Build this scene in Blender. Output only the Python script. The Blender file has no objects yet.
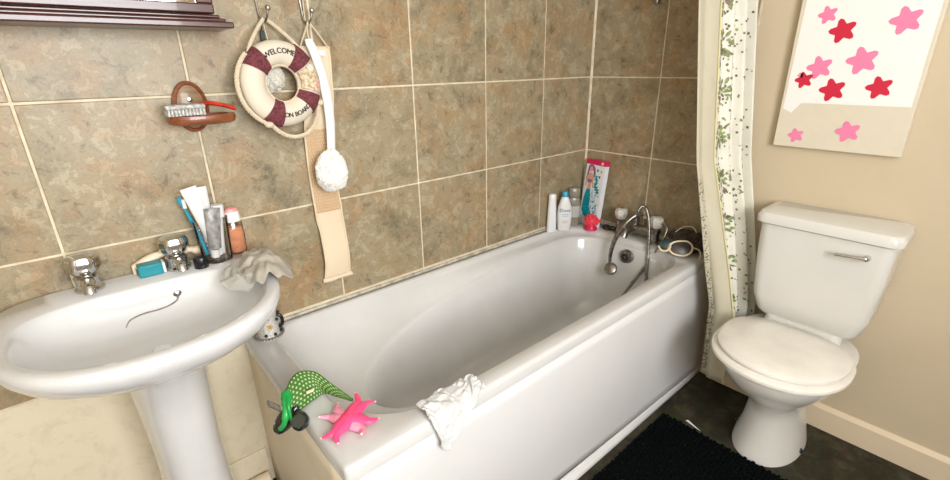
import bpy, bmesh, math, random
from mathutils import Vector, Matrix, noise
random.seed(7)
R = math.radians
PI = math.pi
scene = bpy.context.scene
col = scene.collection

# ------------------------------------------------------------------ camera
cam_d = bpy.data.cameras.new('camera')
cam_d.sensor_fit = 'HORIZONTAL'; cam_d.sensor_width = 36.0; cam_d.lens = 17.682
cam_d.clip_start = 0.02
cam = bpy.data.objects.new('camera', cam_d); col.objects.link(cam)
_r = Vector((0.75456607, -0.65604667, -0.01525852))
_u = Vector((0.24131435, 0.25578001, 0.93613245))
_f = Vector((0.61024375, 0.71005588, -0.35131639))
m = Matrix((_r, _u, -_f)).transposed().to_4x4()
m.translation = Vector((-1.98256, -1.42891, 1.36595))
cam.matrix_world = m
scene.camera = cam

# ------------------------------------------------------------------ world, daylight, exposure
world = bpy.data.worlds.new('sky'); scene.world = world; world.use_nodes = True
bg = world.node_tree.nodes['Background']
bg.inputs[0].default_value = (0.75, 0.86, 1.0, 1); bg.inputs[1].default_value = 1.0

def area(name, loc, rot, sx, sy, power, colr):
    d = bpy.data.lights.new(name, 'AREA'); d.shape = 'RECTANGLE'; d.size = sx; d.size_y = sy
    d.energy = power; d.color = colr
    o = bpy.data.objects.new(name, d); col.objects.link(o); o.location = loc; o.rotation_euler = rot
    return o
# daylight entering by the window in the wall behind the camera
area('window_daylight', (-1.80, -2.52, 1.55), (R(90), 0, 0), 1.10, 1.0, 66, (0.972, 0.985, 1.0))
# the room's own ceiling lamp (a globe fitting, see ceiling_lamp below)
vs = scene.view_settings
vs.view_transform = 'Standard'; vs.look = 'None'; vs.gamma = 1.0; vs.use_curve_mapping = False
vs.exposure = -0.06

# ------------------------------------------------------------------ materials
def lin(c):
    return tuple(((v/255)/12.92 if v/255 <= .04045 else ((v/255+.055)/1.055)**2.4) for v in c)
def new_mat(name):
    mt = bpy.data.materials.new(name); mt.use_nodes = True
    nt = mt.node_tree; return mt, nt, nt.nodes['Principled BSDF']
def node(nt, typ, **kw):
    n = nt.nodes.new(typ)
    for k, v in kw.items():
        if k.startswith('_'): setattr(n, k[1:], v)
        else: n.inputs[k.replace('__', ' ')].default_value = v
    return n
def ramp(nt, stops, fac):
    n = nt.nodes.new('ShaderNodeValToRGB'); e = n.color_ramp.elements
    while len(e) < len(stops): e.new(0.5)
    for i, (p, c) in enumerate(stops):
        e[i].position = p; e[i].color = (*lin(c), 1)
    nt.links.new(fac, n.inputs[0]); return n
def plain(name, c, rough=.5, metal=0, bump=0, bscale=200, coat=0, vary=0, vscale=8, trans=0, sheen=0, alpha=1, sss=0):
    mt, nt, b = new_mat(name)
    b.inputs['Base Color'].default_value = (*lin(c), 1)
    b.inputs['Roughness'].default_value = rough; b.inputs['Metallic'].default_value = metal
    b.inputs['Coat Weight'].default_value = coat; b.inputs['Coat Roughness'].default_value = .08
    b.inputs['Transmission Weight'].default_value = trans
    b.inputs['Sheen Weight'].default_value = sheen; b.inputs['Alpha'].default_value = alpha
    if sss:
        b.inputs['Subsurface Weight'].default_value = sss; b.inputs['Subsurface Radius'].default_value = (.01, .008, .006)
    if bump or vary:
        geo = node(nt, 'ShaderNodeNewGeometry')
    if bump:
        n = node(nt, 'ShaderNodeTexNoise', Scale=bscale, Detail=4.0); nt.links.new(geo.outputs['Position'], n.inputs['Vector'])
        bp = node(nt, 'ShaderNodeBump', Strength=bump, Distance=.003); nt.links.new(n.outputs[0], bp.inputs['Height'])
        nt.links.new(bp.outputs[0], b.inputs['Normal'])
    if vary:
        n2 = node(nt, 'ShaderNodeTexNoise', Scale=vscale, Detail=5.0, Roughness=.6); nt.links.new(geo.outputs['Position'], n2.inputs['Vector'])
        d = tuple(max(0, v*(1-vary)) for v in c); l = tuple(min(255, v*(1+vary*.4)) for v in c)
        r = ramp(nt, [(.3, d), (.65, l)], n2.outputs[0]); nt.links.new(r.outputs[0], b.inputs['Base Color'])
    return mt
def thin_glass(name, tint=(255, 255, 255), gloss=.14, rough=.03):
    mt = bpy.data.materials.new(name); mt.use_nodes = True; nt = mt.node_tree; nt.nodes.clear()
    o = nt.nodes.new('ShaderNodeOutputMaterial'); t = nt.nodes.new('ShaderNodeBsdfTransparent'); g = nt.nodes.new('ShaderNodeBsdfGlossy')
    t.inputs[0].default_value = (*lin(tint), 1); g.inputs['Roughness'].default_value = rough
    lw = node(nt, 'ShaderNodeLayerWeight', Blend=.12); ma = node(nt, 'ShaderNodeMath', _operation='ADD'); ma.inputs[1].default_value = gloss*.4; ma.use_clamp = True
    nt.links.new(lw.outputs['Fresnel'], ma.inputs[0])
    mx = nt.nodes.new('ShaderNodeMixShader'); nt.links.new(ma.outputs[0], mx.inputs[0]); nt.links.new(t.outputs[0], mx.inputs[1]); nt.links.new(g.outputs[0], mx.inputs[2])
    nt.links.new(mx.outputs[0], o.inputs[0]); return mt

def tile_mat():
    mt, nt, b = new_mat('stone_tile')
    geo = node(nt, 'ShaderNodeNewGeometry'); oi = node(nt, 'ShaderNodeObjectInfo')
    mul = node(nt, 'ShaderNodeVectorMath', _operation='SCALE'); mul.inputs[0].default_value = (13, 7, 29)
    nt.links.new(oi.outputs['Random'], mul.inputs['Scale'])
    add = node(nt, 'ShaderNodeVectorMath', _operation='ADD'); nt.links.new(geo.outputs['Position'], add.inputs[0]); nt.links.new(mul.outputs[0], add.inputs[1])
    n1 = node(nt, 'ShaderNodeTexNoise', Scale=7.0, Detail=9.0, Roughness=.72, Distortion=.4)
    n2 = node(nt, 'ShaderNodeTexNoise', Scale=22.0, Detail=9.0, Roughness=.74, Distortion=.45)
    n3 = node(nt, 'ShaderNodeTexNoise', Scale=7.5, Detail=9.0, Roughness=.72, Distortion=.4)
    off = node(nt, 'ShaderNodeVectorMath', _operation='ADD'); off.inputs[1].default_value = (5, 9, 3); nt.links.new(add.outputs[0], off.inputs[0])
    nt.links.new(add.outputs[0], n1.inputs['Vector']); nt.links.new(add.outputs[0], n2.inputs['Vector']); nt.links.new(off.outputs[0], n3.inputs['Vector'])
    base = ramp(nt, [(.30, (122, 112, 91)), (.44, (160, 149, 123)), (.53, (175, 163, 137)), (.66, (170, 151, 119))], n1.outputs[0])
    rust = ramp(nt, [(.47, (0, 0, 0)), (.62, (200, 200, 200))], n3.outputs[0])
    m1 = node(nt, 'ShaderNodeMix', _data_type='RGBA'); nt.links.new(rust.outputs[0], m1.inputs[0]); nt.links.new(base.outputs[0], m1.inputs[6]); m1.inputs[7].default_value = (*lin((176, 140, 99)), 1)
    vein = ramp(nt, [(.34, (150, 145, 136)), (.46, (232, 228, 220)), (.52, (208, 203, 192)), (.57, (255, 255, 255)), (.68, (205, 198, 186))], n2.outputs[0])
    m2 = node(nt, 'ShaderNodeMix', _data_type='RGBA', _blend_type='MULTIPLY'); m2.inputs[0].default_value = .85
    nt.links.new(m1.outputs[2], m2.inputs[6]); nt.links.new(vein.outputs[0], m2.inputs[7]); nt.links.new(m2.outputs[2], b.inputs['Base Color'])
    b.inputs['Roughness'].default_value = .42
    bp = node(nt, 'ShaderNodeBump', Strength=.25, Distance=.002); nt.links.new(n2.outputs[0], bp.inputs['Height']); nt.links.new(bp.outputs[0], b.inputs['Normal'])
    return mt

def floor_mat():
    mt, nt, b = new_mat('dark_vinyl')
    geo = node(nt, 'ShaderNodeNewGeometry')
    n1 = node(nt, 'ShaderNodeTexNoise', Scale=9.0, Detail=8.0, Roughness=.7); nt.links.new(geo.outputs['Position'], n1.inputs['Vector'])
    n2 = node(nt, 'ShaderNodeTexVoronoi', Scale=60.0); nt.links.new(geo.outputs['Position'], n2.inputs['Vector'])
    r = ramp(nt, [(.3, (36, 35, 26)), (.5, (56, 53, 40)), (.62, (78, 72, 57)), (.75, (46, 43, 33))], n1.outputs[0])
    m1 = node(nt, 'ShaderNodeMix', _data_type='RGBA', _blend_type='MULTIPLY'); m1.inputs[0].default_value = .35
    nt.links.new(r.outputs[0], m1.inputs[6]); nt.links.new(n2.outputs['Color'], m1.inputs[7]); nt.links.new(m1.outputs[2], b.inputs['Base Color'])
    b.inputs['Roughness'].default_value = .55; b.inputs['Specular IOR Level'].default_value = .2
    return mt

def grimy(name, c, stain, amt=.5, rough=.6, scale=6, z0=None):
    """painted plaster or plastic with blotchy stains of their own shape"""
    mt, nt, b = new_mat(name)
    geo = node(nt, 'ShaderNodeNewGeometry')
    n1 = node(nt, 'ShaderNodeTexNoise', Scale=float(scale), Detail=9.0, Roughness=.72, Distortion=.5); nt.links.new(geo.outputs['Position'], n1.inputs['Vector'])
    v = int(255*amt)
    k = ramp(nt, [(.50, (0, 0, 0)), (.66, (v, v, v))], n1.outputs[0])
    mx = node(nt, 'ShaderNodeMix', _data_type='RGBA'); mx.inputs[6].default_value = (*lin(c), 1); mx.inputs[7].default_value = (*lin(stain), 1)
    nt.links.new(k.outputs[0], mx.inputs[0]); nt.links.new(mx.outputs[2], b.inputs['Base Color']); b.inputs['Roughness'].default_value = rough
    bp = node(nt, 'ShaderNodeBump', Strength=.08, Distance=.002); nt.links.new(n1.outputs[0], bp.inputs['Height']); nt.links.new(bp.outputs[0], b.inputs['Normal'])
    return mt

def wood_mat(name, c1, c2, rough=.35):
    mt, nt, b = new_mat(name)
    geo = node(nt, 'ShaderNodeNewGeometry'); mp = node(nt, 'ShaderNodeMapping'); mp.inputs['Scale'].default_value = (3, 30, 40)
    nt.links.new(geo.outputs['Position'], mp.inputs[0])
    n = node(nt, 'ShaderNodeTexNoise', Scale=4.0, Detail=6.0, Distortion=.5); nt.links.new(mp.outputs[0], n.inputs['Vector'])
    r = ramp(nt, [(.3, c1), (.7, c2)], n.outputs[0]); nt.links.new(r.outputs[0], b.inputs['Base Color']); b.inputs['Roughness'].default_value = rough
    b.inputs['Coat Weight'].default_value = .3
    return mt

def dot_mat(name, c, dot, nu, nv, r):
    mt, nt, b = new_mat(name)
    uv = node(nt, 'ShaderNodeUVMap'); sc = node(nt, 'ShaderNodeVectorMath', _operation='MULTIPLY'); sc.inputs[1].default_value = (nu, nv, 0)
    nt.links.new(uv.outputs[0], sc.inputs[0])
    sep = node(nt, 'ShaderNodeSeparateXYZ'); nt.links.new(sc.outputs[0], sep.inputs[0])
    fl = node(nt, 'ShaderNodeMath', _operation='FLOOR'); nt.links.new(sep.outputs[1], fl.inputs[0])
    hf = node(nt, 'ShaderNodeMath', _operation='MULTIPLY_ADD'); hf.inputs[1].default_value = .5; nt.links.new(fl.outputs[0], hf.inputs[0]); nt.links.new(sep.outputs[0], hf.inputs[2])
    cb = node(nt, 'ShaderNodeCombineXYZ'); nt.links.new(hf.outputs[0], cb.inputs[0]); nt.links.new(sep.outputs[1], cb.inputs[1])
    fr = node(nt, 'ShaderNodeVectorMath', _operation='FRACTION'); nt.links.new(cb.outputs[0], fr.inputs[0])
    ds = node(nt, 'ShaderNodeVectorMath', _operation='DISTANCE'); ds.inputs[1].default_value = (.5, .5, 0); nt.links.new(fr.outputs[0], ds.inputs[0])
    lt = node(nt, 'ShaderNodeMath', _operation='LESS_THAN'); lt.inputs[1].default_value = r; nt.links.new(ds.outputs['Value'], lt.inputs[0])
    mx = node(nt, 'ShaderNodeMix', _data_type='RGBA'); mx.inputs[6].default_value = (*lin(c), 1); mx.inputs[7].default_value = (*lin(dot), 1)
    nt.links.new(lt.outputs[0], mx.inputs[0]); nt.links.new(mx.outputs[2], b.inputs['Base Color']); b.inputs['Roughness'].default_value = .7
    return mt

M = dict(
    tile=tile_mat(), floor=floor_mat(),
    paint=grimy('cream_paint', (204, 188, 161), (192, 174, 145), .5, .6, 3),
    dirty=grimy('stained_paint', (222, 210, 184), (172, 152, 120), .55, .6, 22),
    ceiling=plain('ceiling_white', (240, 238, 232), .8),
    grout=plain('grout', (218, 206, 180), .8, bump=.2, vary=.12, vscale=20),
    seal=plain('sealant', (190, 182, 166), .5, vary=.25, vscale=30),
    acrylic=plain('bath_acrylic', (206, 205, 203), .13, coat=.3, vary=.03, vscale=4),
    panel=grimy('bath_panel', (218, 217, 216), (202, 198, 191), .4, .28, 5),
    endpanel=grimy('bath_end_panel', (238, 226, 202), (204, 184, 150), .5, .5, 6),
    ceramic=plain('ceramic', (212, 212, 212), .1, coat=.5, vary=.03, vscale=5),
    cream=grimy('toilet_ceramic', (216, 214, 208), (208, 202, 192), .5, .12, 5),
    seat=plain('seat_plastic', (226, 221, 212), .25, vary=.05),
    chrome=plain('chrome', (205, 203, 200), .14, metal=1),
    dullchrome=plain('dull_chrome', (150, 145, 138), .28, metal=1, vary=.25, vscale=60),
    black=plain('black_plastic', (18, 18, 20), .3),
    rubber=plain('dark_rubber', (34, 33, 32), .6),
    mat=plain('mat_pile', (6, 9, 10), .98),
    white=plain('white_plastic', (222, 222, 221), .3),
    knob=plain('clear_acrylic_knob', (214, 209, 200), .2, vary=.12, vscale=90, coat=.4),
    paper=plain('white_paper', (232, 230, 224), .7),
    wood_dark=wood_mat('mahogany', (52, 26, 22), (88, 48, 42), .3),
    wood_red=wood_mat('red_brown_wood', (104, 52, 26), (146, 82, 46), .35),
    wood_inlay=wood_mat('worn_wood', (118, 92, 64), (148, 118, 84), .5),
    mirror=plain('mirror', (235, 235, 235), .02, metal=1),
    red=plain('red_plastic', (196, 52, 30), .3, vary=.25, vscale=60),
    bristle=plain('grey_bristle', (190, 190, 186), .7, vary=.35, vscale=160),
    ring=plain('cream_ring', (214, 204, 186), .6, bump=.05, bscale=300),
    maroon=plain('maroon_cloth', (112, 52, 60), .85, bump=.6, bscale=500, vary=.4, vscale=150),
    rope=plain('rope', (214, 200, 174), .85, bump=.4, bscale=900),
    ink=plain('black_ink', (24, 22, 22), .6),
    shell=plain('shell', (206, 184, 152), .6, bump=.8, bscale=160, vary=.35, vscale=130),
    pink=plain('pink_paint', (226, 140, 160), .6),
    strap=plain('cream_webbing', (224, 206, 178), .85, bump=.35, bscale=700),
    loofah=plain('loofah', (214, 184, 148), .9, bump=.4, bscale=500),
    loofah_dark=plain('loofah_ground', (200, 172, 138), .95, bump=.4, bscale=400),
    puff=plain('white_netting', (236, 234, 228), .7, bump=.35, bscale=700, sss=.3),
    puff_grey=plain('translucent_netting', (206, 202, 190), .5, bump=.5, bscale=300),
    towel=plain('white_terry', (214, 214, 213), .95, bump=.9, bscale=380, sheen=.2),
    flannel=plain('grey_flannel', (178, 171, 158), .9, bump=.7, bscale=420, vary=.12, vscale=14),
    net=plain('grey_net', (196, 194, 186), .8, bump=.6, bscale=600, alpha=.72),
    liner=grimy('curtain_liner', (192, 186, 164), (170, 162, 138), .6, .55, 5),
    curtain=plain('white_curtain', (222, 219, 206), .6, vary=.04),
    leaf=plain('leaf_print', (132, 146, 92), .6, vary=.35, vscale=60),
    leaf2=plain('leaf_print_brown', (118, 104, 84), .6, vary=.3, vscale=60),
    mildew=plain('mildew', (112, 106, 92), .8),
    hem=plain('curtain_hem', (216, 208, 160), .6),
    green=plain('green_rubber', (32, 160, 74), .35),
    gogstrap=dot_mat('dotted_cloth', (56, 104, 30), (172, 190, 132), 19.0, 8.0, .25),
    lens=plain('smoked_lens', (30, 36, 34), .12, coat=.6),
    clearfin=plain('clear_grey_plastic', (140, 140, 138), .2, alpha=.6),
    maskdark=plain('dark_brown_lens', (58, 52, 44), .35, vary=.3, vscale=60),
    hotpink=plain('hot_pink_rubber', (252, 78, 132), .35),
    palepink=plain('pale_pink_rubber', (248, 152, 178), .4, vary=.12, vscale=40),
    tipcream=plain('pale_tip', (246, 226, 210), .5),
    glass=thin_glass('clear_glass'),
    clearbottle=thin_glass('clear_plastic', (236, 228, 216), .2, .12),
    amber=plain('orange_gel', (240, 176, 148), .3, vary=.12, vscale=40),
    cappink=plain('pink_cap', (236, 150, 150), .35),
    silver=plain('silver_foil', (168, 168, 168), .25, metal=.35, vary=.35, vscale=60),
    teal=plain('teal_plastic', (24, 134, 146), .4),
    blue=plain('blue_plastic', (40, 158, 190), .35),
    softcream=plain('cream_plastic', (226, 208, 180), .4),
    greybottle=plain('grey_clear_bottle', (150, 144, 130), .2, alpha=.75),
    greylabel=plain('grey_label', (176, 176, 172), .5),
    navy=plain('navy_print', (40, 52, 96), .5),
    ltblue=plain('light_blue_print', (120, 176, 210), .5),
    magenta=plain('magenta_card', (206, 30, 84), .4),
    card=plain('white_card', (226, 228, 232), .4),
    skin=plain('doll_skin', (214, 164, 136), .5),
    purple=plain('purple_hair', (150, 96, 150), .5, vary=.3, vscale=120),
    tealprint=plain('teal_print', (18, 150, 162), .4, vary=.3, vscale=120),
    coral=plain('coral_rubber', (228, 62, 78), .4),
    tealdark=plain('dark_teal_rubber', (26, 48, 48), .5),
    brownbag=plain('dark_brown_net', (66, 56, 46), .8, bump=.8, bscale=160, vary=.4, vscale=50),
    sequin=plain('silver_sequin', (216, 212, 206), .3, metal=.3, bump=.9, bscale=330, vary=.2, vscale=260),
    bead=plain('pewter_bead', (150, 146, 140), .3, metal=.7),
    gold=plain('gold', (206, 168, 96), .35, metal=.5),
    frame=plain('window_white', (236, 236, 234), .35),
    canvas=grimy('canvas_side', (218, 208, 188), (196, 184, 160), .5, .7, 12),
    canvaswhite=plain('canvas_white', (244, 238, 234), .7),
    redprint=plain('red_print', (204, 26, 60), .6),
    pinkprint=plain('pink_print', (236, 130, 170), .6),
)
_e, _nt, _b = new_mat('lit_frosted_pane')
_b.inputs['Base Color'].default_value = (.8, .84, .88, 1); _b.inputs['Emission Color'].default_value = (.95, .98, 1, 1); _b.inputs['Emission Strength'].default_value = 1.6
M['pane'] = _e

M['mat'].node_tree.nodes['Principled BSDF'].inputs['Specular IOR Level'].default_value = .08
# ------------------------------------------------------------------ helpers
class MB:
    def __init__(s): s.v = []; s.f = []; s.uv = None
    def add(s, v, f):
        o = len(s.v); s.v += [tuple(p) for p in v]; s.f += [tuple(i+o for i in q) for q in f]; return s
    def box(s, x0, x1, y0, y1, z0, z1):
        v = [(x, y, z) for x in (x0, x1) for y in (y0, y1) for z in (z0, z1)]
        return s.add(v, [(0, 1, 3, 2), (4, 6, 7, 5), (0, 4, 5, 1), (2, 3, 7, 6), (0, 2, 6, 4), (1, 5, 7, 3)])
    def loft(s, rings, cap0=True, cap1=True, closed=True):
        n = len(rings[0]); v = [p for r in rings for p in r]; f = []
        for i in range(len(rings)-1):
            for j in range(n if closed else n-1):
                k = (j+1) % n; f.append((i*n+j, i*n+k, (i+1)*n+k, (i+1)*n+j))
        if cap0: f.append(tuple(range(n-1, -1, -1)))
        if cap1: f.append(tuple((len(rings)-1)*n+j for j in range(n)))
        return s.add(v, f)
    def tube(s, pts, r, n=10, closed=False, cap=True):
        pts = [Vector(p) for p in pts]; N = len(pts)
        rr = r if isinstance(r, (list, tuple)) else [r]*N
        rings = []; prev = None
        for i, p in enumerate(pts):
            if closed: t = (pts[(i+1) % N]-pts[i-1]).normalized()
            else: t = (pts[min(i+1, N-1)]-pts[max(i-1, 0)]).normalized()
            if prev is None:
                a = Vector((0, 0, 1)) if abs(t.z) < .9 else Vector((1, 0, 0)); u = t.cross(a).normalized()
            else:
                u = (prev-t*prev.dot(t)).normalized()
            prev = u; w = t.cross(u)
            rings.append([p+(u*math.cos(2*PI*k/n)+w*math.sin(2*PI*k/n))*rr[i] for k in range(n)])
        if closed: rings.append(rings[0]); return s.loft(rings, False, False)
        return s.loft(rings, cap, cap)
    def lathe(s, prof, c=(0, 0, 0), n=24, axis='z', cap=True):
        rings = []
        for r, h in prof:
            ring = []
            for k in range(n):
                a = 2*PI*k/n; x, y = r*math.cos(a), r*math.sin(a)
                q = (x, y, h) if axis == 'z' else ((h, x, y) if axis == 'x' else (y, h, x))
                ring.append((q[0]+c[0], q[1]+c[1], q[2]+c[2]))
            rings.append(ring)
        return s.loft(rings, cap, cap)
    def ball(s, c, r, n=10, m=6, sq=(1, 1, 1)):
        rings = []
        for i in range(1, m):
            a = PI*i/m
            rings.append([(c[0]+r*sq[0]*math.sin(a)*math.cos(2*PI*k/n), c[1]+r*sq[1]*math.sin(a)*math.sin(2*PI*k/n), c[2]-r*sq[2]*math.cos(a)) for k in range(n)])
        o = len(s.v); s.loft(rings, False, False)
        b = len(s.v); s.v += [(c[0], c[1], c[2]-r*sq[2]), (c[0], c[1], c[2]+r*sq[2])]
        for k in range(n):
            s.f.append((o+(k+1) % n, o+k, b)); t = o+(m-2)*n; s.f.append((t+k, t+(k+1) % n, b+1))
        return s
    def grid(s, fn, nu, nv, u0=0, u1=1, v0=0, v1=1, uvscale=(1, 1)):
        o = len(s.v); uvs = []
        for j in range(nv+1):
            for i in range(nu+1):
                u = u0+(u1-u0)*i/nu; v = v0+(v1-v0)*j/nv
                s.v.append(tuple(fn(u, v))); uvs.append((u*uvscale[0], v*uvscale[1]))
        for j in range(nv):
            for i in range(nu):
                a = o+j*(nu+1)+i; s.f.append((a, a+1, a+nu+2, a+nu+1))
        s.uv = uvs if o == 0 else None
        return s
    def build(s, name, mat, parent=None, smooth=True, bevel=0, seg=2, solid=0, sub=0, angle=40, offset=0):
        me = bpy.data.meshes.new(name); me.from_pydata([tuple(p) for p in s.v], [], s.f); me.validate()
        bm = bmesh.new(); bm.from_mesh(me)
        if not solid: bmesh.ops.recalc_face_normals(bm, faces=bm.faces)
        bm.to_mesh(me); bm.free()
        if s.uv:
            l = me.uv_layers.new(name='UVMap')
            for lp in me.loops: l.data[lp.index].uv = s.uv[lp.vertex_index]
        me.materials.append(mat if not isinstance(mat, str) else M[mat])
        o = bpy.data.objects.new(name, me); col.objects.link(o)
        if smooth:
            for p in me.polygons: p.use_smooth = True
            me.set_sharp_from_angle(angle=R(angle))
        if solid:
            md = o.modifiers.new('solid', 'SOLIDIFY'); md.thickness = solid; md.offset = offset
        if bevel:
            md = o.modifiers.new('bevel', 'BEVEL'); md.width = bevel; md.segments = seg; md.limit_method = 'ANGLE'; md.angle_limit = R(35); md.harden_normals = False
        if sub:
            md = o.modifiers.new('sub', 'SUBSURF'); md.levels = sub; md.render_levels = sub
        if parent is not None: adopt(o, parent)
        return o
def adopt(o, parent):
    o.parent = parent
    if parent.type == 'EMPTY':
        o.matrix_parent_inverse = Matrix.Translation(-parent.location)
def tag(o, label, cat, group=None):
    o['label'] = label; o['category'] = cat
    if group: o['group'] = group
    return o
def thing(name, label, cat, loc, group=None):
    o = bpy.data.objects.new(name, None); col.objects.link(o); o.location = loc; o.empty_display_size = .05
    return tag(o, label, cat, group)
def struct(o): o['kind'] = 'structure'; return o
def stuff(o): o['kind'] = 'stuff'; return o
def catmull(pts, n=8, closed=False):
    P = [Vector(p) for p in pts]; out = []; N = len(P)
    for i in range(N if closed else N-1):
        if closed: a, b, c, d = P[i-1], P[i], P[(i+1) % N], P[(i+2) % N]
        else: a, b, c, d = P[max(i-1, 0)], P[i], P[i+1], P[min(i+2, N-1)]
        for k in range(n):
            t = k/n; out.append(.5*((2*b)+(c-a)*t+(2*a-5*b+4*c-d)*t*t+(3*b-a-3*c+d)*t**3))
    if not closed: out.append(P[-1])
    return out
def rope_mb(mb, pts, r, closed=False, pitch=.02, strands=3, n=6):
    """a laid rope: strands twisted round the path"""
    L = [0]
    for i in range(1, len(pts)): L.append(L[-1]+(pts[i]-pts[i-1]).length)
    tot = L[-1]; N = max(8, int(tot/pitch*6)); P = []
    for k in range(N+1):
        s = tot*k/N
        i = max(1, next((q for q in range(1, len(L)) if L[q] >= s-1e-9), len(L)-1))
        t = (s-L[i-1])/max(1e-9, L[i]-L[i-1]); P.append((pts[i-1].lerp(pts[i], t), s))
    prev = None; fr = []
    for k in range(N+1):
        t = (P[min(k+1, N)][0]-P[max(k-1, 0)][0]).normalized()
        if prev is None: u = t.cross(Vector((0, 1, 0)) if abs(t.y) < .9 else Vector((1, 0, 0))).normalized()
        else: u = (prev-t*prev.dot(t)).normalized()
        prev = u; fr.append((u, t.cross(u)))
    for q in range(strands):
        path = []
        for k in range(N+1):
            a = 2*PI*(P[k][1]/pitch+q/strands); u, w = fr[k]
            path.append(P[k][0]+(u*math.cos(a)+w*math.sin(a))*r*.58)
        mb.tube(path, r*.50, n)
    return mb
def rrect(x0, x1, y0, y1, rad, z, n=8, e=6):
    """rounded rectangle ring; rad = (x1y1, x0y1, x0y0, x1y0); z may be a function of x,y"""
    pts = []; cs = [(x1, y1, 0, rad[0]), (x0, y1, 90, rad[1]), (x0, y0, 180, rad[2]), (x1, y0, 270, rad[3])]
    corners = []
    for cx, cy, a0, r in cs:
        rx, ry = r if isinstance(r, tuple) else (r, r)
        ox = cx-rx if cx == x1 else cx+rx; oy = cy-ry if cy == y1 else cy+ry
        corners.append([(ox+rx*math.cos(R(a0+90*k/n)), oy+ry*math.sin(R(a0+90*k/n))) for k in range(n+1)])
    for i in range(4):
        pts += corners[i]; a = corners[i][-1]; b = corners[(i+1) % 4][0]
        for k in range(1, e): pts.append((a[0]+(b[0]-a[0])*k/e, a[1]+(b[1]-a[1])*k/e))
    return [(x, y, z(x, y) if callable(z) else z) for x, y in pts]
def text_mesh(s, size):
    cu = bpy.data.curves.new('txt', 'FONT'); cu.body = s; cu.size = size; cu.align_x = 'CENTER'; cu.resolution_u = 4
    o = bpy.data.objects.new('txt', cu); col.objects.link(o)
    dg = bpy.context.evaluated_depsgraph_get(); me = o.evaluated_get(dg).to_mesh()
    v = [tuple(q.co) for q in me.vertices]; f = [tuple(p.vertices) for p in me.polygons]
    w = max((q[0] for q in v), default=0)-min((q[0] for q in v), default=0)
    o.evaluated_get(dg).to_mesh_clear(); bpy.data.objects.remove(o); bpy.data.curves.remove(cu)
    return v, f, w
def nz(p, s=1.0, o=0.0): return noise.noise(Vector((p[0]*s+o, p[1]*s+o*1.7, p[2]*s-o)))

# ================================================================== ROOM SHELL
H = 2.35; XL = -2.75; YF = -2.6
struct(MB().box(XL-.12, .12, YF-.12, .12, -.1, 0).build('floor', 'floor', smooth=False))
struct(MB().box(XL-.12, .12, YF-.12, .12, H, H+.1).build('ceiling', 'ceiling', smooth=False))
wall_back = struct(MB().box(XL-.12, .003, .003, .12, 0, H).build('wall_back', 'dirty', smooth=False))
wall_right = struct(MB().box(.003, .12, YF-.12, .12, 0, H).build('wall_right', 'paint', smooth=False))
struct(MB().box(XL-.12, XL, YF-.12, .003, 0, H).build('wall_left', 'paint', smooth=False))
wx0, wx1, wz0, wz1 = -2.40, -1.20, 1.00, 2.10
wf = MB().box(XL, .003, YF-.12, YF, 0, wz0).box(XL, .003, YF-.12, YF, wz1, H).box(XL, wx0, YF-.12, YF, wz0, wz1).box(wx1, .003, YF-.12, YF, wz0, wz1)
struct(wf.build('wall_front', 'paint', smooth=False))
win = struct(thing('window_1', 'white framed frosted window in the painted wall', 'window', ((wx0+wx1)/2, YF-.06, wz0)))
fb = MB()
for a in ((wx0, wx0+.05, wz0, wz1), (wx1-.05, wx1, wz0, wz1), (wx0+.05, wx1-.05, wz0, wz0+.05), (wx0+.05, wx1-.05, wz1-.05, wz1), ((wx0+wx1)/2-.025, (wx0+wx1)/2+.025, wz0+.05, wz1-.05)):
    fb.box(a[0], a[1], YF-.10, YF-.04, a[2], a[3])
fb.build('window_frame', 'frame', win, smooth=False)
for a, b in ((wx0+.05, (wx0+wx1)/2-.025), ((wx0+wx1)/2+.025, wx1-.05)):
    MB().box(a, b, YF-.085, YF-.075, wz0+.05, wz1-.05).build('pane', 'pane', win, smooth=False)

# tiles: one mesh per size, each tile an object of its own
TW, TH, Z0, GAP = .342, .347, .609, .0054
def tile_mesh(w, h, axis):
    b = MB(); t = .0085
    if axis == 'y': b.box(-w/2, w/2, 0, t, -h/2, h/2)
    else: b.box(0, t, -w/2, w/2, -h/2, h/2)
    o = b.build('tile', 'tile', smooth=False, bevel=.0022, seg=2); me = o.data; bpy.data.objects.remove(o); return me
_tm = {}
def put_tile(a0, a1, z0, z1, axis, wall):
    w, h = a1-a0-GAP, z1-z0-GAP; key = (round(w, 4), round(h, 4), axis)
    if key not in _tm: _tm[key] = tile_mesh(w, h, axis)
    o = bpy.data.objects.new('tile', _tm[key]); col.objects.link(o)
    md = o.modifiers.new('bevel', 'BEVEL'); md.width = .0022; md.segments = 2
    c = (a0+a1)/2; j = random.uniform(-.0006, .0006)
    o.location = (c, j, (z0+z1)/2) if axis == 'y' else (j, c, (z0+z1)/2)
    o.parent = wall
zs = [Z0+TH*k for k in range(6)]; zs[-1] = H
for r in range(5):
    for k in range(8):
        put_tile(-TW*(k+1), -TW*k-(.004 if k == 0 else 0), zs[r], zs[r+1], 'y', wall_back)
    put_tile(-.355, -.004, zs[r], zs[r+1], 'x', wall_right)
    put_tile(-.705, -.355, zs[r], zs[r+1], 'x', wall_right)
# grout bed behind the tiles
gb = MB().box(-2.74, .0025, .0022, .0034, Z0-.004, H); gb.build('grout_bed', 'grout', wall_back, smooth=False)
gb = MB().box(.0022, .0034, -.71, .0025, Z0-.004, H); gb.build('grout_bed', 'grout', wall_right, smooth=False)
tr = MB().tube([(-.001, -.001, .60), (-.001, -.001, 1.4), (-.001, -.001, H)], .0075, 8)
struct(tr.build('trim_1', 'grout'))
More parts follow.
